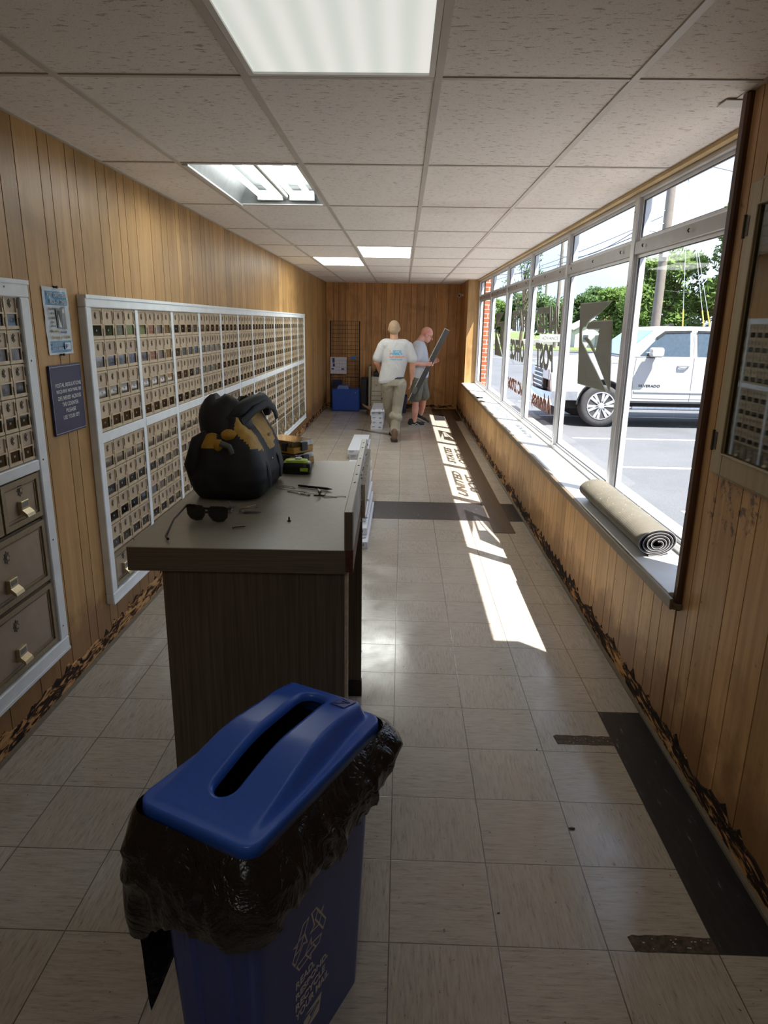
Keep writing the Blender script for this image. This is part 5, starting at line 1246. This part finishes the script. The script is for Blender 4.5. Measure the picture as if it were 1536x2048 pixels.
# lower body with wheel arches: x along the length from the nose, z up
low = [(.14,.52)]+arch(1.07, .47, .50)+[(1.62,.50),(4.18,.50)]+arch(4.70, .47, .50)+[(5.80,.58),(5.82,.95),(5.80,1.30),(3.30,1.32),(1.40,1.30),(1.10,1.245),(.40,1.16),(.16,1.12),(.08,1.0),(.10,.75)]
mb = MB(); fn = lambda x, z, d: (x, d, z)
mb.prism(low, fn, .0, .10); mb.prism(low, fn, W-.10, W)
mb.box(.16, .60, .101, W-.101, .52, 1.10); mb.box(1.54, 4.22, .101, W-.101, .46, 1.29); mb.box(5.2, 5.79, .101, W-.101, .58, 1.25)
mb.loft([[(.13,.101,1.08),(.13,W-.101,1.08),(.10,W-.101,1.0),(.10,.101,1.0)],[(.45,.101,1.205),(.45,W-.101,1.205),(.45,W-.101,1.0),(.45,.101,1.0)],[(1.42,.101,1.31),(1.42,W-.101,1.31),(1.42,W-.101,1.1),(1.42,.101,1.1)]])
mb.fix = True
body = mb.build('truck_body', wpaint, t, bevel=.012)
mb = MB(); mb.box(.62, 1.53, .12, W-.12, .5, 1.1); mb.box(4.24, 5.18, .12, W-.12, .5, 1.2); mb.box(.3, 5.6, .25, W-.25, .32, .52)
for cx in (1.07, 4.70):
    n = 28; R0, R1 = .47, .445
    for y0, y1 in ((.012, .12), (W-.12, W-.012)):
        mb.loft([[(cx+R*math.cos(PI*k/n), y, .42+R*math.sin(PI*k/n)) for k in range(n+1)]+[(cx+(R-.03)*math.cos(PI-PI*k/n), y, .42+(R-.03)*math.sin(PI-PI*k/n)) for k in range(n+1)] for R, y in ((.476, y0), (.476, y1))])
mb.build('underbody', underm, t)
# cab: greenhouse narrower towards the roof
cab = [(1.36,1.31),(1.98,1.80),(2.10,1.845),(2.6,1.875),(3.4,1.87),(3.72,1.83),(3.80,1.74),(3.86,1.31)]
mb = MB(); rings = []
for y, k in ((.03, 0), (.14, 1), (W-.14, 1), (W-.03, 0)):
    rings.append([(x, y+(.16 if y < 1 else -.16)*(z-1.31)/.55*(1 if k == 0 else .45), z-(0.0 if k else .035*(z > 1.7))) for x, z in cab])
mb.loft(rings); mb.fix = True; cabo = mb.build('cab', wpaint, t, bevel=.01)
def yside(z): return .03+.16*(z-1.31)/.55
def sidepane(name, pts, m_, off=.006, par=t):
    mb = MB(); mb.loft([[(x, yside(z)-off, z) for x, z in pts], [(x, yside(z)-off+.01, z) for x, z in pts]]); mb.fix = True; return mb.build(name, m_, par)
sidepane('door_window', [(1.70,1.335),(2.02,1.655),(2.16,1.755),(2.62,1.775),(2.62,1.335)], carglass); sidepane('door_window', [(2.76,1.335),(2.76,1.775),(3.38,1.765),(3.44,1.34)], carglass)
sidepane('window_visor', [(1.98,1.665),(2.15,1.785),(2.64,1.80),(2.64,1.765),(2.17,1.745),(2.02,1.64)], blkp, .02); sidepane('window_visor', [(2.75,1.765),(2.75,1.80),(3.40,1.79),(3.40,1.755)], blkp, .02)
mb = MB(); mb.loft([[(1.395, .16, 1.345), (1.96, .23, 1.785), (1.96, W-.23, 1.785), (1.395, W-.16, 1.345)], [(1.375, .16, 1.355), (1.94, .23, 1.795), (1.94, W-.23, 1.795), (1.375, W-.16, 1.355)]]); mb.fix = True; mb.build('windscreen', wsg, t)
mb = MB()
for P in ([(1.62,.56),(1.60,.9),(1.63,1.31)], [(2.69,.52),(2.69,1.31),(2.70,1.80)], [(3.86,.52),(3.90,1.0),(3.87,1.31)], [(1.63,.555),(2.69,.555),(3.86,.555)]):
    mb.tube([(x, (-.0005 if z <= 1.31 else yside(z)-.008), z) for x, z in P], .004, 5)
mb.build('door_seams', M_('seam_shadow_gap', (.10,.10,.11,1), .7), body)
mb = MB(); mb.bbox(1.64, 3.84, -.014, .0, .665, .705, .006); mb.bbox(1.2, 1.3, -.004, 0, 1.2, 1.21, .001); mb.build('side_moulding', wpaint, body)
for x in (2.40, 3.55):
    mb = MB(); mb.tube([(x, -.008, 1.165), (x+.04, -.036, 1.17), (x+.17, -.036, 1.17), (x+.21, -.008, 1.165)], .013, 8); mb.ell((x+.105, 0, 1.15), (.10, .006, .035)); mb.build('door_handle', wpaint, body, smooth=True)
mb = MB(); mb.loft([[(x, y, z) for x, z in rrd(.115, .085, .04, 24, 1.93, 1.41)] for y in (-.24, -.09)]); mb.fix = True; mir = mb.build('door_mirror', M_('grey_mirror_shell', (.40,.42,.44,1), .3), t, smooth=True, bevel=.02)
mb = MB(); mb.box(1.84, 1.99, -.09, .05, 1.335, 1.38); mb.build('mirror_arm', blkp, mir)
mb = MB(); mb.bbox(1.60, 4.2, .04, .16, .36, .40, .01); mb.tube([(1.65, .02, .38), (3.8, .02, .38)], .035, 10); mb.build('side_step', chrome, t)
mb = MB(); mb.prism([(2.35,1.885),(2.62,1.885),(2.60,1.93),(2.52,1.92)], lambda x, z, d: (x, d, z), .98, 1.02); mb.build('roof_antenna', gasket, t)
text('door_badge', 'SILVERADO', 1, mtx((1,0,0), (0,0,1), (TX+1.72, TY-.003, ZG+.77)), blkp, body, .002, .01, fit=(.40, .045)).location = (-TX, -TY, -ZG)
# nose: grille, lamps, bumper
for y0, y1, nm in ((.10, .55, 'headlamp'), (W-.55, W-.10, 'headlamp')):
    mb = MB(); mb.bbox(.04, .12, y0-.08, y1, .86, 1.08, .02); mb.build(nm, M_('headlamp_glass', (.35,.40,.44,1), .08, spec=.9), t)
mb = MB(); mb.bbox(.06, .13, .56, W-.56, .66, 1.09, .01); gr = mb.build('grille', blackp, t)
mb = MB()
for z in (.70, .78, .86, .94, 1.02): mb.bbox(.035, .06, .56, W-.56, z, z+.028, .006)
mb.bbox(.02, .065, .30, W-.30, 1.075, 1.125, .012); mb.build('grille_bar', chrome, gr)
mb = MB()
prof = [(.10,.36),(.0,.40),(-.03,.50),(-.03,.60),(.0,.645),(.12,.65),(.12,.36)]
def bend(y): return .13*(abs(y-W/2)/(W/2))**2.5
mb.loft([[(x+bend(y), y, z) for x, z in prof] for y in (-.02, .12, .4, .8, 1.2, 1.6, 1.88, 2.02)]); mb.fix = True; mb.build('bumper', chrome, t, smooth=True)
mb = MB(); mb.box(.14, .60, .0-.012, .004, .50, .66); mb.build('bumper_corner', chrome, t)
mb = MB(); mb.box(.12, .3, .3, W-.3, .2, .36); mb.build('air_dam', blackp, t)
for cx in (1.07, 4.70):
    for s, y in ((-1, .015), (1, W-.015)):
        w_ = bpy.data.objects.new('wheel', None); C.objects.link(w_); w_.parent = t; w_.location = (cx, y, .40); w_.rotation_euler = (0, 0, 0 if s < 0 else PI)
        mb = MB(); mb.lathe([(.26, .01), (.30, -.002), (.36, -.002), (.388, .02), (.40, .06), (.40, .20), (.385, .25), (.30, .27), (.26, .26)], (0,0,0), 'y', 48)
        mb.build('tyre', tyre_m, w_, smooth=True)
        mb = MB(); mb.lathe([(.262, .012), (.262, .0), (.245, -.004), (.240, .02), (.235, .10), (.235, .12)], (0,0,0), 'y', 48)
        mb.f = mb.f[:-2]+mb.f[-2:]; mb.m = mb.m[:len(mb.f)]
        for q in range(6):
            a0 = 2*PI*q/6+.2
            for dd in (-.13, .13):
                A = lambda r, a, d: (r*math.cos(a), d, r*math.sin(a))
                a = a0+dd
                mb.loft([[A(.05, a-.35, .0), A(.05, a+.35, .0), A(.05, a+.35, .03), A(.05, a-.35, .03)], [A(.243, a0+dd*1.35-.115, .0), A(.243, a0+dd*1.35+.115, .0), A(.243, a0+dd*1.35+.115, .03), A(.243, a0+dd*1.35-.115, .03)]])
        mb.lathe([(.06, .03), (.062, -.004), (.04, -.012), (.0005, -.013)], (0,0,0), 'y', 20)
        mb.fix = True; rim = mb.build('rim', alloy, w_)
        mb = MB(); mb.lathe([(.236, .085), (.236, .10)], (0,0,0), 'y', 40); mb.build('brake_disc', underm, w_)
        mb = MB()
        for q in range(6): a = 2*PI*q/6+.5; mb.lathe([(.011, .0), (.011, -.014), (.005, -.017)], (.085*math.cos(a), 0, .085*math.sin(a)), 'y', 8)
        mb.build('wheel_nuts', chrome, rim)
# load bed and tail lamp
mb = MB(); mb.bbox(3.92, 5.80, .06, .10, 1.30, 1.36, .01); mb.bbox(3.92, 5.8, W-.1, W-.06, 1.3, 1.36, .01); mb.build('bed_rail', blkp, t)
mb = MB(); mb.bbox(5.72, 5.84, -.006, .1, .95, 1.26, .01); mb.build('tail_lamp', M_('red_lamp', (.35,.02,.02,1), .2), t)
# ---------------------------------------------------------------- poles and wires
polew = M_('weathered_pole_wood', (.20,.175,.15,1), .9, sc=3, bump=30, bs=.4, bd=.01); wire_m = M_('black_cable', (.05,.05,.055,1), .6); galv = M_('galvanised_steel', (.55,.57,.58,1), .4, .5)
def pole(loc, h_, r0, r1, lb, arm=1, arm_rz=0, lean=0):
    t = thing('utility_pole', lb, 'utility pole', loc, 0, 'wooden utility poles outside')
    mb = MB(); n = 10; mb.tube([(lean*k/n, 0, h_*k/n) for k in range(n+1)], [r0+(r1-r0)*k/n for k in range(n+1)], 14); mb.build('pole', polew, t, smooth=True)
    for k in range(arm):
        z = h_-.35-.9*k; mb = MB(); mb.M = Matrix.Rotation(arm_rz, 4, 'Z'); mb.bbox(-1.1, 1.1, -.06, .06, z-.06, z+.06, .01); a = mb.build('crossarm', polew, t)
        for x in (-1, -.5, .5, 1): mb = MB(); mb.M = Matrix.Rotation(arm_rz, 4, 'Z'); mb.lathe([(.02, 0), (.05, .05), (.02, .09), (.045, .13), (.01, .17)], (x, 0, z+.06), 'z', 8); mb.build('insulator', galv, a)
    return t
p1 = pole((10.62, 30, ZG), 11.5, .20, .15, 'thick weathered wooden pole behind the pickup truck', 1, .3)
mb = MB(); mb.tube([(-.15, -.05, 5.55), (-.9, -.1, 5.65), (-1.3, -.1, 5.2)], .03, 6); mb.tube([(-.15, -.05, 6.4), (-.6, -.1, 6.2), (-.9, -.1, 5.65)], .02, 6); mb.tube([(-.15,-.05,5.9),(-.95,-.1,5.95)], .02, 6); mb.build('line_bracket', galv, p1)
mb = MB(); mb.bbox(-.12, .12, -.25, -.19, 4.6, 5.1, .02); mb.build('meter_box', galv, p1)
pole((12.95, 60, ZG), 9.1, .17, .12, 'thin distant wooden pole seen through the word UNITED', 1, .2)
pole((21.8, 110, ZG), 9.8, .2, .15, 'far small pole with two crossarms above the treeline', 2, .1)
def wire(name, a, b, sag, r, lb, grp='overhead wires', m_=None, n=18, cat='wire'):
    a, b = Vector(a), Vector(b); P = [a.lerp(b, k/n)-Vector((0, 0, sag*4*(k/n)*(1-k/n))) for k in range(n+1)]
    mb = MB(); mb.tube(P, r, 5); o = mb.build(name, m_ or wire_m, smooth=True); tag(o, lb, cat, grp); return o
wire('overhead_wire', (9.6, 30, 5.6), (12.6, 60, 7.3), .6, .018, 'lower overhead wire from the thick pole bracket to the thin distant pole')
wire('overhead_wire', (9.3, 30, 5.2), (7.0, 70, 6.5), .7, .018, 'overhead wire running from the thick pole towards the bare tree')
wire('overhead_wire', (10.0, 30, 11.0), (12.2, 60, 8.9), .5, .014, 'upper overhead wire between the thick pole and the thin distant pole')
wire('overhead_wire', (11.0, 30, 11.0), (13.6, 60, 8.9), .7, .014, 'second upper overhead wire between the thick pole and the thin distant pole')
wire('overhead_wire', (12.8, 60, 6.8), (21.8, 110, 8.6), .8, .02, 'overhead wire from the thin distant pole to the far small pole')
wire('overhead_wire', (10.4, 30, 8.2), (26, 24, 4.0), .2, .014, 'overhead wire slanting down to the right from the thick pole')
wire('overhead_wire', (10.4, 30, 3.2), (30, 40, 3.2), .3, .012, 'low overhead wire crossing in front of the right-hand trees')
wire('overhead_wire', (10.4, 30, 6.0), (4.5, 40, 3.9), .2, .012, 'overhead wire slanting down to the left from the thick pole')
for k, (bx, tx) in enumerate(((11.55, 11.1), (12.7, 10.9), (13.05, 10.75))):
    t = thing('guy_wire', ('left', 'middle', 'right')[k]+'most of the three pole stay wires with yellow guards above the truck roof', 'stay wire', (bx, 29.0, ZG), 0, 'stay wires of the thick pole')
    if k == 1: t['label'] = 'middle one of the three pole stay wires with yellow guards above the truck roof'
    mb = MB(); mb.tube([(0,0,0), (tx-bx, 1.0, 9.0)], .013, 5); mb.build('cable', galv, t)
    d_ = Vector((tx-bx, 1, 9)).normalized(); mb = MB(); mb.tube([d_*.6, d_*2.6], .030, 8); mb.build('yellow_guard', M_('yellow_guard_plastic', (.75,.55,.10,1), .5), t)
# ---------------------------------------------------------------- trees
bark = M_('tree_bark', (.13,.10,.075,1), .9, sc=6)
def leafmat(name, c, c2):
    t = NT(name); p = t.pos(); n = t.noise(p, 1.3, 3, .6); at = t.n('Attribute', {'attribute_name': 'tone', 'attribute_type': 'GEOMETRY'})
    col = t.mix(t.math('MULTIPLY', t.math('ADD', n, at.outputs['Fac']), .5), c2, c)
    d = t.n('BsdfDiffuse', None, Color=col); tr = t.n('BsdfTranslucent', None, Color=col); mx = t.n('MixShader', None, i0=.4, i1=d, i2=tr); t.nt.links.new(mx.outputs[0], t.out.inputs[0]); return t.m
lfA = leafmat('bright_leaf_green', (.20,.30,.085,1), (.09,.16,.045,1)); lfB = leafmat('mid_leaf_green', (.13,.21,.085,1), (.055,.10,.04,1)); lfC = leafmat('pine_needle_green', (.12,.19,.07,1), (.05,.09,.03,1))
def tree(lb, loc, h_, rw, seed, leaf, lm, nclump=26, per=230, trunk=.16, z0f=.25, grp='trees outside', name='leafy_tree', bare=False):
    r = random.Random(seed); t = thing(name, lb, 'tree', loc, 0, grp)
    mb = MB(); mb.tube([(0,0,0), (.05*rw, 0, h_*.35), (.0, .05*rw, h_*.75)], [trunk, trunk*.75, trunk*.3], 8)
    cl = []
    for k in range(nclump):
        z = h_*(z0f+(1-z0f)*r.random()**.8*.93); f = 1-abs((z/h_-.55)/.62)**2.2; a = r.uniform(0, 2*PI); rad = rw*max(f, .15)*math.sqrt(r.random())*.85
        c = Vector((rad*math.cos(a), rad*math.sin(a), z)); cl.append(c)
        mb.tube([(0, 0, max(z*.55, h_*.15)), (c.x*.5, c.y*.5, z*.85), tuple(c)], [trunk*.35, trunk*.2, trunk*.06], 5)
    mb.build('trunk', bark, t, smooth=True)
    fo = MB()
    for c in cl:
        R = rw*r.uniform(.22, .42)
        for q in range(per):
            v = Vector((r.gauss(0,1), r.gauss(0,1), r.gauss(0,1))).normalized()*R*r.random()**.4; v.z *= .75
            u = Vector((r.gauss(0,1), r.gauss(0,1), r.gauss(0,1))).normalized(); w2 = u.orthogonal().normalized(); s = leaf*r.uniform(.6, 1.4); fo.t = r.random()
            p = c+v; fo.add([p-u*s, p-w2*s*.5, p+u*s, p+w2*s*.5], [(0,1,2,3)])
    fo.t = .5; o = fo.build('foliage', lm, t)
    return t
tree('tall bright green tree at the right edge of the near window behind the truck', (15.2, 31, ZG), 7.6, 2.7, 1, .12, lfA, 46, 330)
tree('lower rounded green tree right behind the thick pole', (12.2, 33, ZG), 5.0, 2.2, 2, .12, lfA, 30, 300)
tree('wide green tree rising behind the truck roof, to the far right', (18.8, 33, ZG), 8.0, 3.0, 3, .13, lfA, 40, 300)
tree('small leafy tree left of the thick pole, just above the truck bonnet', (15.2, 50, ZG), 4.4, 2.2, 4, .14, lfA, 24, 260)
for k, (x, y, h_, rw, lm, lb) in enumerate(((6.5, 84, 5.2, 3.2, lfB, 'leftmost tree of the distant treeline'), (10.5, 86, 4.4, 3.0, lfA, 'second tree from the left in the distant treeline'), (14.5, 84, 5.2, 3.2, lfB, 'distant treeline tree behind the word UNITED'),
    (18.6, 85, 4.8, 3.0, lfB, 'distant treeline tree left of the house'), (22.0, 84, 6.0, 2.6, lfB, 'taller dark distant tree above the house roof'), (25.5, 82, 5.2, 3.4, lfA, 'bright distant treeline tree right of the house'), (29.5, 80, 6.6, 3.4, lfA, 'rightmost tree of the distant treeline'))):
    tree(lb, (x, y, ZG), h_, rw, 20+k, .22, lm, 22, 170, grp='distant treeline')
tree('sparse half-bare pine seen through the middle panes', (10.0, 60, ZG), 8.2, 1.9, 40, .10, lfC, 26, 70, .14, .45, name='pine_tree')
# house with a grey gable, white sign and fence posts
t = thing('house', 'small pale house with a grey gabled roof seen through the eagle emblem', 'house', (16.6, 62, ZG))
siding = M_('pale_siding', (.56,.57,.56,1), .7, sc=2); roofm = M_('grey_shingle', (.30,.31,.32,1), .9, sc=2)
mb = MB(); mb.box(-1.5, 1.5, 0, 4, 0, 1.55); mb.prism([(-1.5,1.551),(1.5,1.551),(0,2.35)], lambda x, z, d: (x, d, z), 0, 4); mb.build('house_walls', siding, t)
mb = MB(); mb.prism([(-1.75,1.48),(-1.75,1.56),(0,2.50),(0,2.40)], lambda x, z, d: (x, d, z), -.25, 4.2); mb.prism([(1.75,1.48),(1.75,1.56),(0,2.50),(0,2.40)], lambda x, z, d: (x, d, z), -.25, 4.2); mb.build('roof', roofm, t)
mb = MB(); mb.bbox(-.18, .18, -.03, .0, 1.72, 2.0, .02); mb.build('gable_window', carglass, t)
mb = MB(); mb.box(.25, .6, -.03, 0, 0, 1.1); mb.build('house_door', roofm, t)
mb = MB(); mb.box(-.8, -.35, -.03, 0, .55, 1.1); mb.build('window', carglass, t)
mb = MB(); mb.lathe([(.0005, .45), (.25, .22), (.55, 0), (.5, -.06), (.0005, -.06)], (0,0,0), 'z', 16); o = mb.build('red_lamp_hood', M_('red_enamel', (.45,.04,.05,1), .4)); o.location = (17.6, 61, 2.15)
tag(o, 'small red conical cover on a post beside the house roof', 'cover'); mb = MB(); mb.tube([(0,0,-2.33), (0,0,-.06)], .05, 8); mb.build('post', galv, o)
t = thing('roadside_sign', 'white roadside sign reading ADVANCE beyond the car park', 'sign', (12.1, 58, ZG))
mb = MB(); mb.bbox(-.85, .85, 0, .12, .55, 1.15, .02); mb.build('sign_board', M_('sign_white', (.72,.72,.72,1), .6), t)
for x in (-.6, .6): mb = MB(); mb.box(x-.05, x+.05, .02, .1, 0, .548); mb.build('post', galv, t)
text('lettering', 'ADVANCE', 1, mtx((1,0,0), (0,0,1), (-.68, -.004, .72)), pgrey, t, .002, .02, fit=(1.36, .27))
mb = MB(); mb.bbox(-9, 9, 0, .4, 0, .55, .05); o = mb.build('boundary_wall', M_('grey_block_wall', (.30,.30,.30,1), .9, sc=3)); o.location = (8.6, 66, ZG+.04); tag(o, 'long low grey wall across the far side of the road', 'wall')
# ---------------------------------------------------------------- light and world
sun = bpy.data.lights.new('sun', 'SUN'); sun.energy = SUN_E; sun.angle = .0093; sun.color = (1, .955, .88)
so = bpy.data.objects.new('sun', sun); C.objects.link(so)
d = Vector((-.405, .38, -1)).normalized(); so.rotation_euler = d.to_track_quat('-Z', 'Y').to_euler(); so.location = (4, -2, 8)
w = bpy.data.worlds.new('sky'); bpy.context.scene.world = w; w.use_nodes = True; nt = w.node_tree; nt.nodes.clear()
tc = nt.nodes.new('ShaderNodeTexCoord'); mp = nt.nodes.new('ShaderNodeMapping'); mp.inputs['Scale'].default_value = (1, 1, 2.2)
nz = nt.nodes.new('ShaderNodeTexNoise'); nz.inputs['Scale'].default_value = 2.2; nz.inputs['Detail'].default_value = 6; nz.inputs['Roughness'].default_value = .55
rp = nt.nodes.new('ShaderNodeValToRGB'); rp.color_ramp.elements[0].position = .38; rp.color_ramp.elements[1].position = .68
rp.color_ramp.elements[0].color = (.50, .66, .95, 1); rp.color_ramp.elements[1].color = (.76, .83, .97, 1)
bg = nt.nodes.new('ShaderNodeBackground'); bg.inputs['Strength'].default_value = SKY_S; out = nt.nodes.new('ShaderNodeOutputWorld')
for a, b in ((tc.outputs['Generated'], mp.inputs[0]), (mp.outputs[0], nz.inputs['Vector']), (nz.outputs[0], rp.inputs[0]), (rp.outputs[0], bg.inputs[0]), (bg.outputs[0], out.inputs[0])): nt.links.new(a, b)
sc = bpy.context.scene
sc.view_settings.view_transform = 'Standard'; sc.view_settings.look = 'None'; sc.view_settings.exposure = EXPO; sc.view_settings.gamma = 1
sc.view_settings.use_curve_mapping = False
sc.cycles.max_bounces = 12; sc.cycles.diffuse_bounces = 8; sc.cycles.glossy_bounces = 4; sc.cycles.transparent_max_bounces = 24
sc.cycles.caustics_reflective = False; sc.cycles.caustics_refractive = False; sc.cycles.sample_clamp_indirect = 4
sc.cycles.use_denoising = True
bpy.context.view_layer.update()
